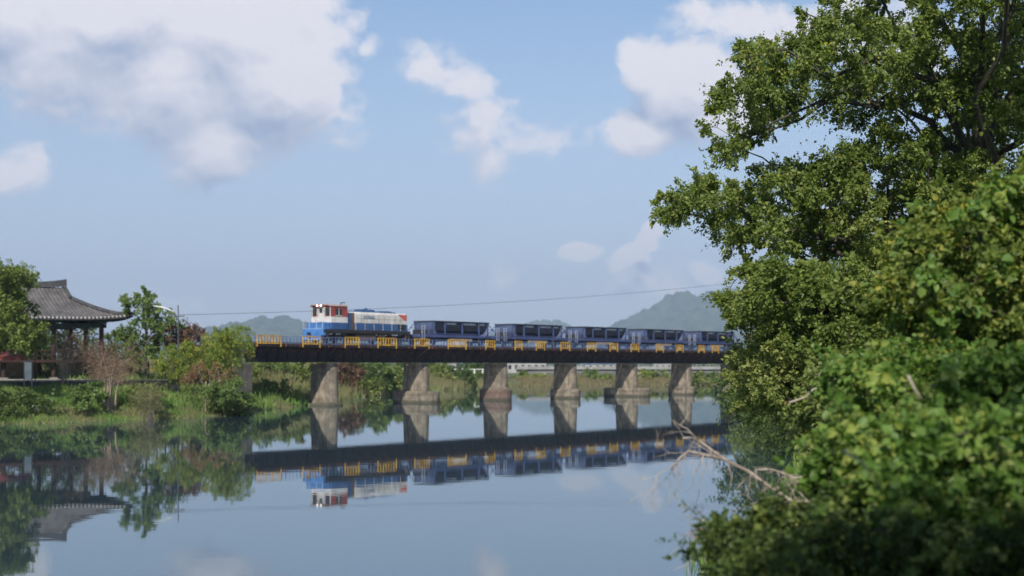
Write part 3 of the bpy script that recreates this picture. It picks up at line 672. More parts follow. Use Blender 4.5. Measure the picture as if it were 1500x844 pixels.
# ================================================================== hopper wagons
M['wg'] = mat('wagon_blue', (.055,.09,.225), (.035,.055,.14), 1.4, .6, bump=.1, extra=grime(.6, (.12,.07,.05,1), lo=.5, hi=.64))
M['wg_d'] = mat('wagon_dark_blue', (.022,.027,.050), (.012,.015,.030), 1.0, .65, extra=grime(.35, (.09,.075,.065,1)))  # shadow on the inward-sloping hopper sides is put into this darker blue
M['wg_lit'] = mat('wagon_blue_sunlit', (.11,.15,.28), (.07,.10,.19), 1.4, .55, extra=grime(.6, (.16,.11,.09,1), lo=.5, hi=.66))  # wagon blue brightened in the colour for sun on the end faces
M['wg_w'] = mat('wagon_pale', (.32,.36,.44), (.22,.26,.33), 2, .6)
M['ballast'] = mat('ballast', (.30,.28,.26), (.14,.13,.12), 9, .95, bump=.8, bscale=20)
def make_wagon():
    LR, LT = 9.15, 13.2      # rim length, overall
    w = empty('hopper_wagon', (0,0,0), BRZ)
    zs, zt = z(7.12), z(8.58); yb = 1.40
    # origin: near-left rim corner at x=0
    x0, x1 = -2.0, LR+2.0
    fr = MB()
    for sg in (-1,1): fr.box(x0, x1, *sorted((sg*1.25,sg*1.38)), zs-.28, zs)
    fr.box(x0, x0+.15, -1.38, 1.38, zs-.3, zs+.01).box(x1-.15, x1, -1.38, 1.38, zs-.3, zs+.01).box(x0+.15, x1-.15, -.2, .2, zs-.35, zs-.02)
    fr.build('underframe', M['wg'], w)
    # hopper shell: upper band, then sides and ends sloping in
    rings = []
    for (xi, yi, zz) in ((.06,0,zt-.05),(.1,.02,zt-.42),(.35,.16,zs+.45),(.75,.45,zs+.02),(1.5,.85,zs-.42)):
        rings.append([(xi,-yb+.1+yi,zz),(LR-xi,-yb+.1+yi,zz),(LR-xi,yb-.1-yi,zz),(xi,yb-.1-yi,zz)])
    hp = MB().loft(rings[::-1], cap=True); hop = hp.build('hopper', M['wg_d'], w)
    # upper end panels, wagon blue lightened to look sunlit
    MB().prism([(-.04,zt-.125),(.0,zt-.125),(.22,zs+.55),(.55,zs+.05),(.45,zs+.05),(.16,zs+.56)], -1.36, 1.36, 'y').build('end_plate', M['wg_lit'], hop)
    MB().prism([(LR+.04,zt-.125),(LR,zt-.125),(LR-.22,zs+.55),(LR-.55,zs+.05),(LR-.45,zs+.05),(LR-.16,zs+.56)], -1.36, 1.36, 'y').build('end_plate', M['wg_lit'], hop)
    rim = MB()
    for sg in (-1,1): rim.box(-.1, LR+.1, *sorted((sg*(yb-.13),sg*(yb+.02))), zt-.12, zt)
    rim.box(-.1, .06, -yb+.13, yb-.13, zt-.12, zt-.002).box(LR-.06, LR+.1, -yb+.13, yb-.13, zt-.12, zt-.002)
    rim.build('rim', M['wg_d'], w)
    MB().add([(.1,-1.2,zt-.16),(LR/2,-1.2,zt-.1),(LR-.1,-1.2,zt-.2),(.1,1.2,zt-.16),(LR/2,1.2,zt-.1),(LR-.1,1.2,zt-.2)],[(0,1,4,3),(1,2,5,4)]).build('ballast_load', M['ballast'], w)
    for x in (.12, LR*.2, LR*.51, LR*.82, LR-.12):
        for sg in (-1,1):
            MB().box(x-.09, x+.09, *sorted((sg*(yb-.10),sg*(yb+.0))), zs+.0, zt-.125).build('side_post', M['wg'], w)
    for a, b in ((LR*.2+.3, LR*.51-1.0), (LR*.51+.3, LR*.82-.5), (LR*.82+.25, LR-.6)):
        for sg in (-1,1): MB().box(a, b, *sorted((sg*(yb-.12),sg*(yb-.085))), zt-.34, zt-.16).build('pale_strip', M['wg_w'], w)  # pale strips between the posts just under the rim
    MB().box(.0, LR, -yb-.02, -yb+.06, zs+.06, zs+.14).box(.0, LR, yb-.06, yb+.02, zs+.06, zs+.14).build('side_rail', M['wg'], w)
    # end frames: corner struts, ladder, handrails
    for (xa, xb) in ((x0+.2, .0), (x1-.2, LR)):
        ef = MB()
        for sg in (-1,1):
            ef.tube([(xa, sg*1.25, zs), (xb, sg*1.25, zt-.15)], .045, 5); ef.tube([(xb+(xa-xb)*.5, sg*1.25, zs), (xb+(xa-xb)*.5, sg*1.25, zs+.72)], .04, 5)
        ef.tube([(xb+(xa-xb)*.5,-1.25,zs+.7),(xb+(xa-xb)*.5,1.25,zs+.7)], .035, 5)
        ef.build('end_strut', M['wg'], w)
    for xa in (x0+.12, x1-.55):
        ld = MB()
        for k in (0,.42): ld.tube([(xa+k,-1.36,zs-.5),(xa+k,-1.36,zs+.95)], .04, 5)
        for j in range(5): ld.tube([(xa,-1.36,zs-.35+j*.3),(xa+.42,-1.36,zs-.35+j*.3)], .025, 5)
        ld.build('ladder', M['wg_w'], w)
    MB().bbox(x0+.5, x0+1.1, -.9, .3, zs+.0, zs+.5, .04).cyl((x0+1.4,-.8,zs+.25),(x0+1.4,.8,zs+.25),.2,10).build('brake_gear', M['black'], w)
    MB().bbox(LR*.30, LR*.70, -1.3, -1.0, zs-.66, zs-.36, .05).bbox(LR*.36, LR*.64, 1.0, 1.3, zs-.66, zs-.36, .05).build('chute_door', M['pale_bark'], w)
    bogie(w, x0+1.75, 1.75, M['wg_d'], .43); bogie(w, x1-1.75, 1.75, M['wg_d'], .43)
    MB().box(x0-.38, x0, -.12, .12, .72, .98).box(x1, x1+.38, -.12, .12, .72, .98).build('coupler', M['black'], w)
    return w
def copy_tree(o, parent=None):
    c = o.copy(); C.objects.link(c); c.parent = parent
    for ch in list(o.children): copy_tree(ch, c)
    return c
WP = [636, 754, 853, 949, 1027]
WL = ['blue ballast hopper wagon coupled directly behind the locomotive', 'second blue ballast hopper wagon counted back from the locomotive',
      'blue ballast hopper wagon in the middle of the five, third behind the locomotive', 'fourth blue hopper wagon, in front of the mountain foot',
      'last blue hopper wagon in sight, its tail hidden by the overhanging tree']
w0 = make_wagon()
ss_ = [s_of(p, -1.4) for p in WP]; pitch = (ss_[-1]-ss_[0])/4
for i in range(5):
    w = w0 if i == 0 else copy_tree(w0)
    x, y, _ = bw(ss_[0]+pitch*i, 0); w.location = (x, y, ZRL)
    tag(w, WL[i], 'wagon', 'ballast hopper wagons on the bridge')

# ================================================================== far road bridge, fence, buildings
M['road_conc'] = mat('road_bridge_concrete', (.27,.27,.265), (.20,.20,.195), .5, .85)
M['road_dark'] = mat('road_bridge_girder', (.16,.155,.15), (.11,.11,.105), .3, .85)
M['white'] = mat('white_paint', (.78,.78,.76), (.62,.62,.60), 2, .6)
M['galv0'] = mat('pale_galvanised', (.27,.28,.29), (.2,.21,.22), 2, .5)
M['asphalt'] = mat('asphalt', (.06,.06,.06), (.045,.045,.045), 2, .9)
RA, RB = (1, 322), (150, 322); RZ = 2.35
rb = empty('road_bridge', (RA[0], RA[1], 0), 0, 'low grey concrete road bridge with pale parapet in the distance behind the railway piers', 'bridge')
Lb = 150
MB().box(0, Lb, 0, 9, RZ, RZ+.75).build('girder', M['road_dark'], rb)
MB().box(-.1, Lb, -.5, 9.5, RZ+.753, RZ+1.0).build('deck', M['road_conc'], rb)
for y in (-.45, 9.2):
    p_ = MB().box(0, Lb, y, y+.25, RZ+1.003, RZ+1.45).build('parapet', M['road_conc'], rb)
    q_ = MB(); q_.box(0, Lb, y+.1, y+.16, RZ+1.75, RZ+1.82); k = 1
    while k < Lb: q_.box(k, k+.1, y+.08, y+.18, RZ+1.453, RZ+1.75); k += 2.2
    q_.build('guard_rail', M['galv0'], p_)
k = 6
while k < Lb:
    pr = MB().prism([(-.5,RZ-.003),(-.5,RZ-.6),(2.8,RZ-1.3),(6.2,RZ-1.3),(9.5,RZ-.6),(9.5,RZ-.003)], k-.7, k+.7, 'x').cyl((k,4.5,-.5),(k,4.5,RZ-1.29),.95,14).build('pier', M['road_conc'], rb, False); k += 22
# embankment fence to the left of the road bridge
fx0, fx1, fy = (632-750)/F*245, (708-750)/F*245, 245
fz = gz1(-9, 250)
wf = empty('path_fence', (fx0, fy+6, max(fz, 2.2)), 0, 'white post and rail fence along the far river path, seen under the deck', 'fence')
mb = MB(); k = 0
while k < fx1-fx0+.1: MB().box(k-.07, k+.07, -.07, .07, -.4, 1.15).build('post', M['white'], wf); k += 1.45
mb.box(0, fx1-fx0, -.04, .04, 1.02, 1.12).box(0, fx1-fx0, -.04, .04, .5, .6).build('rail', M['white'], wf)
def house(px0, px1, ytop, Y, wallc, roofc, label, cat='building', nwin=3, flat=True):
    X0 = (px0-750)/F*Y; X1 = (px1-750)/F*Y; zt = CH+(HZ-ytop)/F*Y; b = 1.3; Wd = X1-X0
    h = empty('house' if not flat else 'low_building', (X0, Y, b), 0, label, cat, 'pale low buildings on the far side of the river')
    MB().box(0, Wd, 0, 8, -1, zt-b-.3).build('wall', wallc, h)
    if flat: MB().box(-.2, Wd+.2, -.2, 8.2, zt-b-.298, zt-b).build('roof', roofc, h)
    else: MB().prism([(-.5,zt-b-.297),(4,zt-b+1.6),(8.5,zt-b-.297)], -.4, Wd+.4, 'x').build('roof', roofc, h)
    for i in range(nwin):
        x = Wd*(i+.5)/nwin; MB().box(x-.6, x+.6, -.04, -.003, (zt-b)*.35, (zt-b)*.75).build('window', M['glass'], h)
M['cream'] = mat('cream_wall', (.34,.335,.32), (.27,.265,.25), .5, .8)
M['greyroof'] = mat('grey_roof', (.20,.21,.23), (.15,.16,.18), .5, .8)
M['blueroof'] = mat('blue_roof', (.12,.20,.33), (.10,.16,.27), .5, .6)
house(642, 668, 531, 420, M['cream'], M['greyroof'], 'white flat-roofed shed beyond the fence under the bridge deck', nwin=3)
house(676, 700, 531, 440, M['cream'], M['blueroof'], 'cream house with a blue pitched roof beyond the fence', flat=False, nwin=2)
house(742, 800, 531, 560, M['cream'], M['greyroof'], 'long cream flat-roofed building behind the road bridge', nwin=6)
house(850, 900, 532, 600, M['cream'], M['blueroof'], 'pale building with a blue pitched roof behind the road bridge', flat=False, nwin=5)
house(958, 985, 532, 620, M['cream'], M['greyroof'], 'small cream flat-roofed building behind the road bridge near the tree', nwin=3)

# ================================================================== left bank: pavilion
M['tile'] = mat('roof_tile_grey', (.135,.125,.122), (.075,.07,.068), 1.1, .85, bump=.4, bscale=12)
M['ridge'] = mat('ridge_tile_dark', (.07,.07,.075), (.04,.04,.045), 3, .85)
M['tile_end'] = mat('tile_end_pale', (.62,.60,.56), (.42,.40,.38), 4, .8)
M['timber'] = mat('timber_red_brown', (.055,.024,.019), (.03,.016,.013), 2, .8)
M['dancheong'] = mat('bracket_green', (.045,.10,.085), (.03,.05,.05), 2, .8)
M['plaster'] = mat('tan_plaster', (.40,.33,.25), (.28,.23,.17), 1.2, .9)
M['stone'] = mat('stone_base', (.26,.24,.21), (.17,.16,.14), 2, .9, bump=.5)
PA = R(38); a_, b_, r_ = 8.2, 5.4, 4.3
PC = (-32.2-(a_*math.cos(PA)+b_*math.sin(PA)), 120)
G0 = 2.75; ZE, ZRG = 7.80, 10.55
pav = empty('temple_pavilion', (PC[0], PC[1], G0), PA, 'traditional raised timber pavilion with a sweeping grey tiled hip-and-gable roof', 'pavilion')
def rz_(x, y):
    d = b_-abs(y)
    if abs(x) > r_: d = min(d, a_-abs(x))
    e = max(0, d)/b_; up = .30*(abs(x)/a_)**4*(abs(y)/b_)**3
    return ZE-G0 + (ZRG-ZE)*e**1.45 + up*(1-e) + .10*(abs(x)/a_)**2*(1-e)
def roofpart():
    V = []; Fc = []
    nxr = 6*int(2*a_/.34); nyr = 40
    xs = np.linspace(-a_, a_, nxr+1); ys = np.linspace(-b_, b_, nyr+1)
    for j, y in enumerate(ys):
        for i, x in enumerate(xs):
            side = abs(x) > r_ and (a_-abs(x)) < (b_-abs(y))
            ph = (y if side else x)/.34*2*math.pi
            V.append((x, y, rz_(x, y) + .055*max(0, math.cos(ph))))
    w = nxr+1
    for j in range(nyr):
        for i in range(nxr): Fc.append((j*w+i, j*w+i+1, (j+1)*w+i+1, (j+1)*w+i))
    n = len(V)
    return V, np.array(Fc)
V, Fc = roofpart(); roof = mesh('roof', V, Fc, M['tile'], pav)
V2 = [(x, y, zz-.22-.0*x) for (x, y, zz) in V]
sf = mesh('soffit', V2, Fc[:, ::-1], M['dancheong'], roof)
te = MB()
x = -a_
while x <= a_+.01:
    for sg in (-1,1): te.cyl((x, sg*(b_-.06), rz_(x,sg*b_)-.01), (x, sg*(b_+.05), rz_(x,sg*b_)-.03), .085, 7)
    x += .34
y = -b_
while y <= b_+.01:
    for sg in (-1,1): te.cyl((sg*(a_-.06), y, rz_(sg*a_,y)-.01), (sg*(a_+.05), y, rz_(sg*a_,y)-.03), .085, 7)
    y += .34
te.build('eave_tile_ends', M['tile_end'], roof)
fa = MB()
for sg in (-1,1):
    fa.tube([(x, sg*(b_-.05), rz_(x, sg*b_)-.16) for x in np.linspace(-a_,a_,21)], .09, 6); fa.tube([(sg*(a_-.05), y, rz_(sg*a_, y)-.16) for y in np.linspace(-b_,b_,15)], .09, 6)
fa.build('fascia', M['ridge'], roof)
rg = MB()
N = 16
for i in range(N):
    x0_ = -r_-.15+(2*r_+.3)*i/N; x1_ = x0_+(2*r_+.3)/N
    h0 = .30*(abs(x0_)/r_)**3; h1 = .30*(abs(x1_)/r_)**3; zb = ZRG-G0-.05
    V = [(x0_,-.2,zb+h0*.6),(x1_,-.2,zb+h1*.6),(x1_,.2,zb+h1*.6),(x0_,.2,zb+h0*.6),(x0_,-.13,zb+.48+h0),(x1_,-.13,zb+.48+h1),(x1_,.13,zb+.48+h1),(x0_,.13,zb+.48+h0)]
    rg.add(V, [(0,3,2,1),(4,5,6,7),(0,1,5,4),(1,2,6,5),(2,3,7,6),(3,0,4,7)])
rg.build('main_ridge', M['ridge'], roof)
yb_ = b_-(a_-r_)
for sx in (-1,1):
    for sy in (-1,1):
        dr = MB().tube([(sx*r_, sy*(yb_)*t, rz_(r_-.01, yb_*t)+.12) for t in np.linspace(.04,1,7)], [.17]*7, 6); dr.build('descending_ridge', M['ridge'], roof)
        hp = MB().tube([(sx*(r_+(a_-r_)*t), sy*(yb_+(b_-yb_)*t), rz_(r_+(a_-r_)*t-.001, yb_+(b_-yb_)*t)+.12) for t in np.linspace(.02,1,9)], [.17]*8+[.11], 6)
        hp.build('hip_ridge', M['ridge'], roof)
    zb = rz_(r_+.01, 0); MB().prism([(-yb_,rz_(r_+.01,yb_)-.05),(0,ZRG-G0-.1),(yb_,rz_(r_+.01,yb_)-.05)], sx*(r_-.12), sx*(r_-.02), 'x').build('gable', M['dancheong'], roof)
cols = [(x, y) for x in (-6.2,-2.07,2.07,6.2) for y in (-3.5,0,3.5)]
for (x, y) in cols:
    c_ = MB().cyl((x,y,.12),(x,y,ZE-G0-.1),.19,12).build('column', M['timber'], pav, False)
    MB().bbox(x-.35,x+.35,y-.35,y+.35,-.3,.12,.08).build('column_base', M['stone'], c_)
bm_ = MB()
for y in (-3.5,0,3.5): bm_.box(-6.6,6.6,y-.13,y+.13,ZE-G0-.75,ZE-G0-.42)
for x in (-6.2,-2.07,2.07,6.2): bm_.box(x-.12,x+.12,-3.9,3.9,ZE-G0-.415,ZE-G0-.12)
bm_.build('beam', M['dancheong'], pav)
bk = MB()
for (x, y) in cols:
    if abs(y) > 1 or abs(x) > 5:
        for k, s_ in enumerate((.35,.6,.85)): bk.box(x-s_,x+s_,y-s_,y+s_,ZE-G0-.40+k*.17,ZE-G0-.26+k*.17)
bk.build('bracket', M['dancheong'], pav)
MB().box(-6.9,6.9,-4.2,4.2,1.35,1.6).build('floor_deck', M['timber'], pav)
rl = MB()
for y in (-4.15,4.15): rl.box(-6.9,6.9,y-.04,y+.04,2.25,2.35).box(-6.9,6.9,y-.03,y+.03,1.85,1.9)
for x in (-6.85,6.85): rl.box(x-.04,x+.04,-4.1,4.1,2.25,2.35)
x = -6.8
while x < 6.9: rl.box(x-.03,x+.03,-4.17,-4.13,1.6,2.25); x += .45
rl.build('balustrade', M['timber'], pav)
MB().box(-6.1,2.0,-.1,3.3,.0,1.34).box(-6.0,-2.2,1.2,3.3,1.61,ZE-G0-.8).build('wall', M['plaster'], pav)
MB().bbox(-8,8,-5.2,5.2,-1.2,-.01,.1).build('plinth', M['stone'], pav)

# low wall along the bank top
wl = [(at(px, 558, Y)[0], Y) for px, Y in ((-90,103),(0,105),(60,107),(130,109),(200,113),(262,118))]
M['darkwall'] = mat('dark_stone_wall', (.10,.09,.075), (.05,.048,.042), 2, .9, bump=.5)
mb = MB(); cp = MB()
for (x0_, y0_), (x1_, y1_) in zip(wl[:-1], wl[1:]):
    for m_, za, zb, e in ((mb, 1.6, 2.62, .14), (cp, 2.623, 2.74, .2)):
        m_.add([(x0_,y0_-e,za),(x1_,y1_-e,za),(x1_,y1_+e,za),(x0_,y0_+e,za),(x0_,y0_-e,zb),(x1_,y1_-e,zb),(x1_,y1_+e,zb),(x0_,y0_+e,zb)], [(0,3,2,1),(4,5,6,7),(0,1,5,4),(1,2,6,5),(2,3,7,6),(3,0,4,7)])
wall = mb.build('stone_wall', M['darkwall']); tag(wall, 'low dark stone wall running along the top of the grassy bank', 'wall'); cp.build('coping', M['stone'], wall)
# metal fence behind the wall
fn = empty('metal_fence', (at(205,540,121)[0], 121, 2.6), 0, 'dark metal post fence between the young tree and the yellow-green bush', 'fence')
k = 0
while k < 4.3: MB().tube([(k,0,-.3),(k,0,1.6)], .07, 6).build('post', M['black'], fn); k += .72
MB().tube([(0,0,1.35),(4.32,0,1.35)], .03, 5).tube([(0,0,.5),(4.32,0,.5)], .03, 5).build('rail', M['black'], fn)
# signboard and awning by the pavilion
p = at(41, 558, 105.5)
sg_ = empty('notice_board', (p[0], 105.5, 2.25), R(-8), 'white upright notice board in the shade under the pavilion', 'sign')
MB().bbox(-.27,.27,-.03,.03,.55,1.85,.02).build('panel', M['white'], sg_); MB().box(-.33,-.275,-.05,.05,-.3,1.9).box(.275,.33,-.05,.05,-.3,1.9).box(-.33,.33,-.06,.06,1.903,1.96).build('frame', M['cream'], sg_)
M['redcloth'] = mat('red_cloth', (.22,.05,.035), (.14,.035,.03), 2, .8)
p = at(-20, 519, 107)
aw = empty('red_awning', (p[0], 107, p[2]-.3), 0, 'faded red cloth awning on poles at the foot of the pavilion', 'awning')
n_ = 12; V = []; 
for i in range(n_+1):
    x = i*3.5/n_
    V += [(x,-.9,.1+.06*math.sin(i*2.1)),(x,.9,.55),(x,-.92,-.12+.07*math.sin(i*2.1+1))]
Fc = []
for i in range(n_): Fc += [(3*i,3*i+3,3*i+4,3*i+1),(3*i+2,3*i+5,3*i+3,3*i)]
cl_ = mesh('canopy', V, Fc, M['redcloth'], aw); 
sm_ = cl_.modifiers.new('thick','SOLIDIFY'); sm_.thickness = .03
for x in (.05,3.4): MB().tube([(x,-.85,.1),(x,-.85,-1.9)], .04, 6).tube([(x,.85,.5),(x,.85,-1.9)], .04, 6).build('pole', M['timber'], aw)

# lamp post + wire
pl_ = at(261, 475, 114.5); pt = at(261, 447, 114.5)
zg = gz1(pl_[0], 114.5)
up_ = empty('utility_pole', (pl_[0], 114.5, zg-.2), 0, 'slim grey pole with a curved white street lamp arm behind the russet bush', 'street lamp')
H_ = pt[2]-zg+.2
M['galv'] = mat('galvanised', (.13,.135,.14), (.09,.095,.10), 3, .5, .5)
MB().tube([(0,0,0),(0,0,H_)], [.07,.045], 8).build('pole', M['galv'], up_)
MB().tube([(0,0,H_-1.1),(-.35,-.1,H_-.55),(-.9,-.2,H_-.25),(-1.6,-.25,H_-.12)], [.05,.045,.04,.035], 6).build('lamp_arm', M['galv'], up_)
MB().loft([[(-.25+x, y*w-.2, H_-.62+zc_+z_*w2) for (y,z_) in ((-1,0),(-.7,.6),(.7,.6),(1,0),(.6,-.5),(-.6,-.5))] for x, w, w2, zc_ in ((-1.75,.05,.03,.55),(-1.45,.17,.09,.50),(-.9,.2,.10,.42),(-.35,.14,.09,.22),(0,.05,.04,.02))]).build('lamp_head', M['white'], up_, True)
MB().box(-.5,.5,-.05,.05,H_-.95,H_-.85).build('cross_arm', M['galv'], up_)
wa = at(261, 461.5, 114.5); wbp = at(1240, 392, 215)
pts = []
for i in range(33):
    t_ = i/32; p = wa+(wbp-wa)*t_; p = p+np.array([0,0,-2.2*4*t_*(1-t_)*.55]); pts.append(p)
wr = MB().tube(pts, .016, 5).build('power_line', M['black']); tag(wr, 'single dark overhead cable sagging across the river above the train', 'cable')
dp = empty('wooden_pole', (wbp[0], 215, gz1(wbp[0], 215)-.3), 0, 'wooden cable pole hidden in the trees of the far bank', 'pole')
hh_ = wbp[2]-dp.location.z+.4
MB().tube([(0,0,0),(0,0,hh_)], [.16,.11], 8).build('pole', M['bark'], dp); MB().box(-.6,.6,-.05,.05,hh_-.5,hh_-.4).build('cross_arm', M['bark'], dp)
# white bag on the shore
p = onwater(49, 612); zb_ = 0
bgm = MB(); bgm.loft([[(math.cos(a)*r*(1+.15*math.sin(3*a)), math.sin(a)*r*.7, zz) for a in np.linspace(0,2*math.pi,12,endpoint=False)] for r, zz in ((.16,0),(.33,.1),(.30,.26),(.12,.36),(.03,.4))])
bo_ = bgm.build('litter_bag', M['white'], None, True); px_ = p[0]; py_ = 97.0; bo_.location = (at(49,600,py_)[0], py_, gz1(at(49,600,py_)[0], py_)+.15); tag(bo_, 'small white litter bag lying low on the dark bank', 'bag')

# ================================================================== left bank vegetation
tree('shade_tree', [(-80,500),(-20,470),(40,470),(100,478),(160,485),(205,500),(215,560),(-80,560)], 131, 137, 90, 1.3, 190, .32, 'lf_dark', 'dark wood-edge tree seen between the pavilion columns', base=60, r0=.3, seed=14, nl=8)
tree('broadleaf_tree', [(-60,400),(0,388),(28,396),(34,420),(28,440),(44,455),(44,470),(62,482),(54,500),(30,506),(10,508),(-60,515)], 97, 103, 240, .55, 190, .19, 'lf_big', 'tall bushy green tree at the pavilion corner, hiding its roof end', base=-30, top=(-20,440), r0=.28, seed=1, nl=9)
tree('broadleaf_tree', [(30,408),(50,403),(58,414),(40,425)], 124, 128, 8, .7, 120, .25, 'lf_light', 'small treetop peeping above the pavilion roof ridge', base=45, r0=.15, seed=31, nl=4)
tree('young_tree', [(214,418),(224,425),(226,440),(240,448),(246,465),(262,470),(262,482),(244,492),(238,505),(228,520),(200,528),(194,510),(180,500),(165,497),(166,484),(186,478),(196,470),(183,452),(182,436),(200,440)], 118, 122, 100, .34, 80, .25, 'lf_young', 'airy young green tree with gaps in its crown right of the pavilion', base=212, top=(214,440), r0=.12, seed=2, nl=12, zr=1.0)
tree('russet_bush', [(232,505),(240,488),(262,482),(280,484),(300,488),(305,505),(280,512),(245,515)], 120, 124, 22, .8, 220, .22, 'lf_brown', 'dark russet-brown bush behind the yellow-green tree', cat='bush', base=268, r0=.08, seed=3)
tree('weeping_tree', [(240,520),(250,505),(275,500),(300,496),(320,480),(335,476),(352,484),(356,500),(356,520),(345,540),(330,555),(318,540),(300,530),(280,535),(262,545),(240,545)], 112, 118, 75, .72, 260, .20, 'lf_yel', 'yellow-green spreading tree at the left end of the railway bridge', base=318, top=(312,520), r0=.14, seed=4, droop=1.0, asp=.4)
tree('weeping_shrub', [(272,538),(285,528),(305,527),(322,535),(338,532),(342,552),(330,560),(315,550),(298,560),(282,562),(270,556)], 108, 111, 30, .42, 70, .18, 'lf_red', 'rust-red weeping shrub with two pale trunks below the yellow-green tree', cat='shrub', base=300, r0=.08, seed=5, droop=1.6, asp=.3, bark='pale_bark', nl=8)
tree('green_bush', [(300,572),(312,562),(335,560),(352,568),(358,582),(340,590),(312,590)], 106, 110, 30, .6, 200, .19, 'lf_young', 'rounded green bush beside the bridge abutment', cat='bush', r0=.06, seed=6)
tree('dark_bush', [(318,590),(335,586),(356,588),(360,600),(340,604),(322,602)], 108, 113, 20, .55, 220, .18, 'lf_dark', 'dark green bush at the waterline by the abutment', cat='bush', r0=.05, seed=7)
tree('green_bush', [(115,580),(122,566),(138,564),(146,570),(144,585),(128,590)], 98, 102, 12, .4, 200, .2, 'lf_young', 'fresh green bush below the wall in front of the pavilion', cat='bush', r0=.05, seed=8)
tree('green_bush', [(180,575),(200,566),(228,566),(240,578),(225,590),(190,588)], 101, 106, 16, .45, 160, .17, 'lf_light', 'low mid-green bush on the grassy bank below the metal fence', cat='bush', r0=.05, seed=9)
tree('dark_bush', [(-50,580),(-10,574),(30,578),(55,584),(64,600),(20,610),(-50,612)], 93, 98, 40, .6, 160, .2, 'lf_dark', 'dark tangled bush along the shore at the edge of view', cat='bush', r0=.06, seed=10)
twigbush('bare_shrub', [(118,522),(135,508),(160,500),(185,510),(205,530),(200,556),(130,558),(105,545)], 108, 113, 70, 'lf_twig', 'wide brown leafless shrub in front of the pavilion', seed=1, base=150, L=.7, tuft=20, w=.03, nst=12)
twigbush('bare_shrub', [(72,500),(98,485),(118,500),(120,545),(80,550)], 106, 110, 40, 'lf_twig', 'sparse grey-brown shrub in front of the pavilion floor', seed=2, base=95, L=.8, tuft=18, w=.025)
twigbush('bare_sapling', [(135,540),(150,528),(178,532),(184,556),(160,565),(140,560)], 102, 104, 45, 'lf_twig', 'thin sapling with a pale trunk in front of the low wall', cat='tree', seed=3, base=160, L=.6, tuft=24, w=.025, r0=.09, nst=3)
twigbush('dry_weeds', [(205,590),(215,565),(228,568),(236,590),(222,600)], 99, 102, 40, 'reed', 'straw-coloured dry weeds on the bank', seed=4, L=.5, tuft=40, w=.03)
rs = np.random.RandomState(5)
def bankpts(n, x0, x1, y0, y1, dmin, dmax, rs, cond=None):
    X = rs.uniform(x0, x1, n*6); Y = rs.uniform(y0, y1, n*6); d, _ = sdist(X, Y); k = (d > dmin) & (d < dmax)
    if cond is not None: k &= cond(X, Y)
    X, Y = X[k][:n], Y[k][:n]; return X, Y
X, Y = bankpts(9000, -60, -18, 88, 132, -.2, 9.5, rs); h = .22+.32*(lump(X, Y, 1.7, 4)+.3).clip(0,1)
tufts('grass', X, Y, h, .07, 14, 'grass', 1)
X, Y = bankpts(5000, -60, -18, 86, 132, -1.3, 2.2, rs); kp = lump(X, Y, 2.6, 9) > -.35; X, Y = X[kp], Y[kp]
tufts('shore_grass', X, Y, (.25+.45*(lump(X, Y, 1.9, 5)+.4).clip(0,1.2)), .05, 16, 'reed', 2, lean=.9)
X, Y = bankpts(2600, -60, -18, 88, 125, .5, 9, rs); kp = lump(X, Y, 2.2, 12) > .25; X, Y = X[kp], Y[kp]
tufts('weeds', X, Y, (.35+.4*(lump(X, Y, 1.2, 5)+.4).clip(0,1)), .10, 20, 'lf_young', 22, lean=.7)
# ------------------------------------------------------------------ bank beyond the railway bridge
X, Y = bankpts(12000, -75, 8, 131, 262, -.5, 26, rs, lambda X, Y: (X-BX)*nx+(Y-BY)*ny > 4); h = .8+.9*(lump(X, Y, 4.3, 6)+.6).clip(0,1.4)
tufts('bank_weeds', X, Y, h, .13, 14, 'reed', 3, .6)
X, Y = bankpts(9500, -75, 8, 118, 262, 0, 30, rs, lambda X, Y: (X-BX)*nx+(Y-BY)*ny > -5)
tufts('bank_grass', X, Y, np.full(len(X), .8), .16, 12, 'grass', 4, .7)
X, Y = bankpts(9000, 2, 120, 255, 330, -.5, 26, rs); h = .45+.35*(lump(X, Y, 6, 2)+.5).clip(0,1.3)
tufts('reeds', X, Y, h, .22, 12, 'reed_dry', 5, .9)
mids = [((365,560),(20,18),142,'lf_light'),((392,548),(26,20),150,'lf_young'),((425,552),(24,22),152,'lf_light'),((408,575),(26,14),139,'lf_light'),((440,575),(14,14),146,'lf_young'),
        ((508,558),(20,26),176,'lf_brown'),((520,548),(26,18),186,'lf_dark'),((550,545),(22,16),192,'lf_young'),((572,555),(20,16),200,'lf_light'),((536,565),(16,12),184,'lf_light'),
        ((640,553),(20,12),236,'lf_light'),((672,556),(22,12),240,'lf_dark'),((640,545),(14,12),243,'lf_dark'),((700,555),(12,12),252,'lf_young'),((592,545),(14,14),212,'lf_dark'),
        ((380,538),(24,8),175,'lf_young'),((470,545),(14,16),170,'lf_light'),((700,541),(14,9),262,'lf_dark'),((350,548),(14,14),150,'lf_dark')]
ML = ['olive bush on the shore just behind the abutment','bright green bush behind the abutment','olive bush left of the first pier, at the top of the bank','low olive bush at the waterline left of the first pier',
 'small green bush touching the first pier','brown dry bush right of the first pier','dark green bush behind the brown dry bush','green bush midway between the first and second piers','olive bush left of the second pier','small olive bush at the shore between the first two piers',
 'olive bush on the point right of the second pier','dark bush at the shore below the white fence','dark bush behind the second pier','green bush left of the third pier','dark rounded bush behind the second pier, up the bank',
 'distant green bush seen under the first span','olive bush hidden behind the first pier','dark treetop beside the white fence','dark bush in the shade of the abutment']
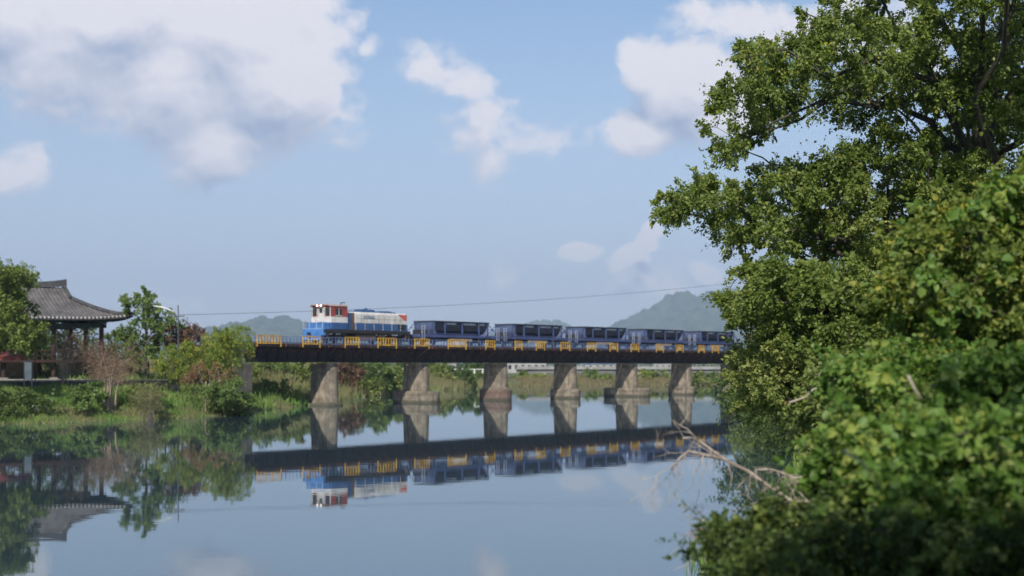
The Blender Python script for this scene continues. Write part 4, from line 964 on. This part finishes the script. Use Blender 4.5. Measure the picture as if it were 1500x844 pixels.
for i, ((cx, cy), (wx, wy), Y, lm) in enumerate(mids):
    poly = [(cx+wx*math.cos(a)*(1+.2*math.sin(3*a+i)), cy+wy*math.sin(a)*(1+.15*math.cos(2*a+i))) for a in np.linspace(0, 2*math.pi, 12, endpoint=False)]
    rr_ = wx/F*Y*.42
    tree('river_bush', poly, Y-rr_*2, Y+rr_*2, 22, rr_, 130, .0022*Y, lm, ML[i], cat='bush', r0=.07, seed=40+i, nl=4, group='bushes on the bank behind the railway bridge', ev=2)
fb = [(762,552,'lf_light'),(792,555,'lf_yel'),(866,553,'lf_young'),(884,556,'lf_light'),(948,554,'lf_yel'),(962,550,'lf_light'),(1022,552,'lf_light'),(1040,556,'lf_young')]
FL = ['small olive bush on the far bank right of the third pier','yellowish bush on the far bank left of the fourth pier','green bush on the far bank right of the fourth pier','low olive bush on the far bank left of the fifth pier','yellowish bush on the far bank right of the fifth pier','taller olive bush on the far bank left of the sixth pier','olive bush on the far bank right of the sixth pier','low green bush on the far bank before the seventh pier']
for i, (cx, cy, lm) in enumerate(fb):
    Y = 291+3*(i%3); wx, wy = 13+3*(i%2), 6+2*(i%3)
    poly = [(cx+wx*math.cos(a)*(1+.2*math.sin(3*a+i)), cy+wy*math.sin(a)) for a in np.linspace(0, 2*math.pi, 12, endpoint=False)]
    tree('river_bush', poly, Y-1.5, Y+1.5, 14, .65, 90, .5, lm, FL[i], cat='bush', r0=.07, seed=90+i, nl=3, group='bushes on the far bank under the bridge', ev=2)
# distant treelines
rs = np.random.RandomState(9)
def treeline(name, n, x0, x1, y0, y1, hmin, hmax, lm, seed):
    rs = np.random.RandomState(seed); Cc = []; Rr = []
    for i in range(n):
        x = rs.uniform(x0, x1); y = rs.uniform(y0, y1); h = rs.uniform(hmin, hmax)
        for k in range(5): 
            Cc.append((x+rs.normal()*h*.3, y+rs.normal()*h*.3, 1.2+h*rs.uniform(.2,.8))); q = h*.33; Rr.append((q,q,q))
    V, Fc = leaves(rs, np.array(Cc), np.array(Rr), 60, .9*hmax/7, .8); o = mesh(name, V, Fc, M[lm]); tag(o, kind='stuff')
treeline('far_woods', 90, -260, 330, 520, 760, 4, 8, 'lf_dark', 1)
treeline('far_woods', 140, -500, 700, 1000, 1500, 6, 12, 'lf_dark', 2)
treeline('far_woods', 26, -120, -40, 190, 330, 3, 5.5, 'lf_young', 3)

# ================================================================== right bank vegetation
tree('shade_tree', [(1225,-60),(1215,5),(1212,52),(1170,70),(1130,72),(1090,82),(1062,105),(1045,150),(1062,170),(1085,205),(1102,192),(1125,165),(1165,150),(1210,150),(1240,140),(1250,160),(1300,180),(1400,200),(1560,260),(1620,-60)], 24, 31, 420, .27, 330, .075, 'lf_big',
     'large spreading shade tree whose upper boughs fill the sky over the bank', base=1480, top=(1420,150), r0=.20, nl=22, seed=21, droop=.6, shoots=(150,.7), second=('dry_leaves','lf_yel',.12,60,.07,'quad'),
     extra=[(1055,140,27,.14),(1048,158,27,.10),(1092,205,27,.16),(1130,66,27,.14),(1165,62,26,.12),(1070,115,27,.2),(1100,80,27,.18),(1205,50,26,.12),(1235,20,27,.3)] + [(x_*1., y_*1., Y_*1., .42) for x_, y_, Y_ in zip(np.random.RandomState(2).uniform(1400,1680,46), np.random.RandomState(3).uniform(-360,-110,46), np.random.RandomState(4).uniform(20.5,25,46))])  # random clumps: boughs added above the frame to shade the foliage behind
tree('shade_tree', [(965,290),(985,275),(1015,278),(1045,250),(1085,258),(1130,262),(1170,240),(1205,222),(1240,212),(1310,225),(1400,240),(1480,300),(1480,440),(1400,460),(1300,430),(1235,410),(1205,360),(1160,352),(1110,380),(1085,352),(1075,325),(1035,325),(1000,318),(975,305)], 25, 31, 400, .25, 330, .074, 'lf_big',
     'lower leaning tree reaching its long bough out over the river', base=1400, top=(1300,330), r0=.16, nl=24, seed=22, droop=.4, shoots=(130,.6), second=('dry_leaves','lf_yel',.15,50,.07,'quad'),
     extra=[(968,291,27,.10),(990,318,27,.12),(985,284,27,.12),(1010,290,27,.16),(1030,268,27,.16)])
tree('riverside_tree', [(1085,420),(1095,400),(1115,385),(1135,400),(1160,395),(1200,400),(1260,420),(1330,440),(1360,520),(1300,560),(1220,560),(1165,545),(1135,510),(1115,480),(1088,465),(1075,440)], 22, 26, 400, .20, 300, .064, 'lf_big',
     'mid-size tree on the shore in front of the end of the bridge', base=1235, top=(1210,470), r0=.13, nl=18, seed=23, shoots=(90,.4), second=('dry_leaves','lf_yel',.1,40,.06,'quad'), extra=[(1062,440,24,.10),(1072,462,24,.11),(1092,398,24,.11)])
tree('riverside_tree', [(1098,500),(1120,492),(1160,490),(1210,500),(1250,550),(1230,600),(1170,600),(1120,592),(1098,570),(1090,540)], 22.5, 26.5, 300, .21, 220, .068, 'lf_light',
     'pale yellow-green shrubby tree leaning over the water at the last visible pier', base=1200, top=(1180,540), r0=.1, nl=14, seed=24, shoots=(80,.45), second=('dry_leaves','lf_yel',.2,50,.06,'quad'), extra=[(1078,520,24.5,.12),(1084,590,24.5,.12),(1072,545,24.5,.09)])
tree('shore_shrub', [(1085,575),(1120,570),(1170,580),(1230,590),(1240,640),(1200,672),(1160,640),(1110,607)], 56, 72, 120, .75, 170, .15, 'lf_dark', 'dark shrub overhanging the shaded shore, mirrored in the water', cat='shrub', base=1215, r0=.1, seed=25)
tree('shore_shrub', [(1095,545),(1110,540),(1130,550),(1140,585),(1115,600),(1095,592)], 92, 112, 60, 1.0, 170, .2, 'lf_light', 'olive shrub on the shore below the bridge end', cat='shrub', base=1130, r0=.1, seed=26)
for i, (bx_, Y_, ht, lb) in enumerate([(1165,175,420,'tall tree behind the bridge end'),(1200,150,400,'tree beside the railway beyond the riverside thicket'),(1250,120,380,'tree on the higher ground behind the thicket'),(1350,90,330,'tree deep in the wood behind the leaning tree'),(1450,65,250,'dark tree at the back of the wood'),(1400,48,200,'dark tree behind the shade tree')]):
    poly = [(bx_-50,560),(bx_-62,ht+60),(bx_-30,ht+8),(bx_+25,ht),(bx_+75,ht+40),(bx_+85,560)]
    tree('woodland_tree', poly, Y_-4, Y_+4, 60, Y_*.011+.25, 150, .0022*Y_+.04, 'lf_dark', lb, base=bx_+15, r0=.25, seed=60+i, nl=8, group='trees behind the riverside thicket')
tree('broadleaf_thicket', [(1190,560),(1240,540),(1300,560),(1330,620),(1300,690),(1240,700),(1205,660),(1215,610)], 15, 18, 110, .22, 150, .085, 'lf_light', 'loose olive shrub with bare twigs behind the vines', cat='shrub', base=1260, top=(1250,620), r0=.04, seed=27, bark='pale_bark', shoots=(60,.4), second=('dry_leaves','lf_red',.15,30,.05,'quad'))
tree('broadleaf_thicket', [(1300,420),(1380,300),(1460,280),(1560,240),(1560,560),(1420,560),(1330,540)], 12.5, 15.5, 260, .16, 150, .062, 'lf_climb', 'sunlit yellowing climber heaped over a bush at the edge of the wood', cat='bush', base=1460, top=(1450,430), r0=.05, seed=28, shape='broad', asp=.8, shoots=(90,.5), second=('climber','lf_vine',.3,70,.085,'broad'))
tree('bramble_thicket', [(1255,540),(1330,520),(1420,520),(1520,500),(1540,640),(1420,640),(1330,620),(1270,600)], 11, 14, 220, .15, 110, .066, 'lf_vine', 'bright green broad-leaved climber on the slope', cat='bush', base=1420, top=(1400,600), r0=.04, seed=29, shape='broad', asp=.85, flat=.5, shoots=(90,.45), second=('climber','lf_climb',.25,60,.05,'broad'))
tree('bramble_thicket', [(1235,680),(1270,630),(1350,610),(1440,610),(1530,620),(1530,740),(1440,730),(1350,740),(1260,735)], 8.6, 11, 240, .11, 80, .062, 'lf_vine', 'patch of large round-leaved vine nearest the camera, some leaves yellow', cat='bush', base=1400, top=(1400,700), r0=.03, seed=30, shape='broad', asp=.95, flat=.5, shoots=(90,.35), second=('weeds','lf_light',.35,70,.035,'quad'))
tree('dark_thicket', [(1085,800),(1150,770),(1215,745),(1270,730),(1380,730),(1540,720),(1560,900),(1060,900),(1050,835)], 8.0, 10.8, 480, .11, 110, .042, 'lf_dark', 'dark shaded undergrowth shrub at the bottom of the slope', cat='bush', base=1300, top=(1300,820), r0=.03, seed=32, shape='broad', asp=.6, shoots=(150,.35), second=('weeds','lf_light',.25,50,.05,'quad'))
rs = np.random.RandomState(31); sh = np.array([2.6, 9.2, 2.0])+np.array(SUN)*15; pu_ = np.array(Vector((0,0,1))-SUN*SUN.z); pu_ /= np.linalg.norm(pu_)
Cs = sh + np.array([1.,0,0])*rs.uniform(-4,5,(150,1)) + pu_*rs.uniform(-2.2,.25,(150,1)) + np.array(SUN)*rs.normal(size=(150,1))*.9  # unseen crown laid out towards the sun to shade the lower slope
sT = empty('shade_tree', (5.5, -7, 1.6), 0, 'unseen tree added behind the photographer, its crown shaped to shade the undergrowth at the bottom of the slope', 'tree')
o_ = np.array([5.5,-7,1.6]); sk = skeleton(rs, o_, (4.2,-5.5,7.5), Cs, .2, 9); mesh('trunk', np.array([tuple(v) for v in sk.V])-o_, sk.F, M['bark'], sT, True)
Cs = np.vstack([Cs, sh + np.array([1.,0,0])*rs.uniform(.7,5,(26,1)) + pu_*rs.uniform(.5,3.0,(26,1)) + np.array(SUN)*rs.normal(size=(26,1))*.9])  # sparse clumps added to throw dappled shade on the vines
V, Fc = leaves(rs, Cs-o_, np.full((176,3), .5), 170, .13); mesh('crown', V, Fc, M['lf_dark'], sT)
# near slope undergrowth
rs = np.random.RandomState(12)
X, Y = bankpts(2600, .5, 16, 7, 60, -.1, 10, rs, lambda X, Y: X > -.5+.02*Y)
tufts('undergrowth', X, Y, .45, .05, 12, 'grass', 7, .3)
# dead branches
def px3(l, Y): return [tuple(at(x, y, Y+dy)) for x, y, dy in l]
DB = empty('fallen_branch', tuple(at(1205,760,13)), 0, 'pale dead branch reaching out over the water from the undergrowth', 'branch'); o_ = np.array(at(1205,760,13))
def tub(l, r0, r1, Y=13): 
    P = [tuple(np.array(p)-o_) for p in px3(l, Y)]; n = len(P); return P, [r0+(r1-r0)*i/(n-1) for i in range(n)]
mb = MB(); mains = [([(1215,775,.2),(1189,758,0),(1160,735,-.1),(1121,709,-.2),(1095,690,-.2),(1066,676,-.3),(1046,662,-.3),(1026,647,-.3),(1012,641,-.3),(1000,642,-.3)], .024, .008),
  ([(1060,673,-.3),(1040,668,-.3),(1008,661,-.4),(995,672,-.4),(983,688,-.4)], .016, .007), ([(1220,748,.4),(1209,742,.3),(1181,716,.2),(1168,706,.2),(1151,694,.2),(1130,688,.1),(1106,688,.1)], .022, .007),
  ([(1200,738,.1),(1175,734,.1),(1150,736,0),(1130,745,0),(1108,746,0)], .016, .005), ([(1100,830,.2),(1066,808,.1),(1048,794,0),(1036,782,0),(1022,772,-.1),(1011,767,-.1)], .022, .008),
  ([(1036,782,0),(1018,776,0),(1004,784,0)], .010, .005), ([(1151,694,.2),(1165,700,.2),(1182,698,.2),(1200,704,.2)], .010, .005), ([(1066,676,-.3),(1072,700,-.3),(1068,720,-.3)], .008, .003)]
for l, a, b in mains: P, r = tub(l, a, b); mb.tube(P, r, 7)
mb.build('bough', M['dead_wood'], DB, True)
rs = np.random.RandomState(8); tb = MB()
def wander(st, d, L, r0_, depth):
    n = 7; P = [st]; d = d/np.linalg.norm(d)
    for i in range(n): d = d + rs.normal(size=3)*.22 + np.array([0,0,-.05]); d /= np.linalg.norm(d); P.append(P[-1]+d*L/n)
    tb.tube([tuple(p) for p in P], [r0_*(1-.8*i/n) for i in range(n+1)], 4, False)
    if depth > 0:
        for q in range(int(rs.randint(2, 5))):
            j = int(rs.randint(1, n)); dd = d + rs.normal(size=3)*np.array([.7,.5,.7]); wander(P[j], dd, L*rs.uniform(.35,.65), r0_*.5, depth-1)
for l, a, b in mains[:5]:
    P, r_q = tub(l, a, b)
    for q in range(7 if a > .02 else 4):
        j = int(rs.randint(1, len(P))); t_ = rs.rand(); st = np.array(P[j])*t_+np.array(P[j-1])*(1-t_); dirn = np.array(P[j])-np.array(P[j-1]); dirn = dirn/np.linalg.norm(dirn)
        wander(st, dirn*.8+rs.normal(size=3)*np.array([.5,.6,.6])+np.array([-.1,0,.1]), rs.uniform(.22,.6), .006, 2)
tb.build('side_twigs', M['dead_wood'], DB)
rs = np.random.RandomState(3); tw = MB()
for k in range(60):
    l, a, b = mains[int(rs.randint(6))]; j = int(rs.randint(1, len(l))); x, y, dy = l[j]; t_ = rs.rand(); x = x*t_+l[j-1][0]*(1-t_); y = y*t_+l[j-1][1]*(1-t_)
    P = [(x, y, dy)]; dx = rs.uniform(-9, 5); dyy = rs.uniform(4, 12)*(1 if rs.rand() < .75 else -.7)
    for q in range(int(rs.randint(2, 7))): x += dx*.6+rs.normal()*3; y += dyy+rs.normal()*2; P.append((x, y, dy+rs.normal()*.08))
    Q, r = tub(P, .0035, .0018); tw.tube(Q, r, 4, False)
tw.build('twigs', M['dead_wood'], DB)
for i, (l, Y_, lb) in enumerate([([(1156,590,0),(1180,582,0),(1192,570,0),(1210,566,0),(1235,545,.1)], 16, 'forked pale dead branch sticking out of the shore shrub'), ([(1242,600,0),(1248,575,0),(1246,545,0)], 15.5, 'upright pale dead stem in the olive shrub'),
      ([(1179,490,0),(1186,505,0),(1190,520,0)], 30, 'short bleached branch on the riverside tree'), ([(1330,550,0),(1340,570,0),(1350,585,0)], 10.6, 'short pale bent stem among the vines'), ([(1235,660,0),(1265,680,0),(1290,715,0)], 8.9, 'pale broken stick leaning beside the round-leaved vine')]):
    b = at(l[0][0], l[0][1], Y_-1.2); P = [np.array(at(x, y, Y_-1.2)) for x, y, _ in l]
    m2 = MB().tube([tuple(p-P[0]) for p in P], [.012*Y_/14*(1-.18*j) for j in range(len(P))], 6)
    if len(P) > 3: m2.tube([tuple(P[2]-P[0]), tuple(np.array(at(l[2][0]+12, l[2][1]-30, Y_-1.2))-P[0])], [.008, .004], 5)
    o = m2.build('dead_branch', M['dead_wood'], None, True); o.location = tuple(P[0]); tag(o, lb, 'branch', 'bare dead branches in the right bank')
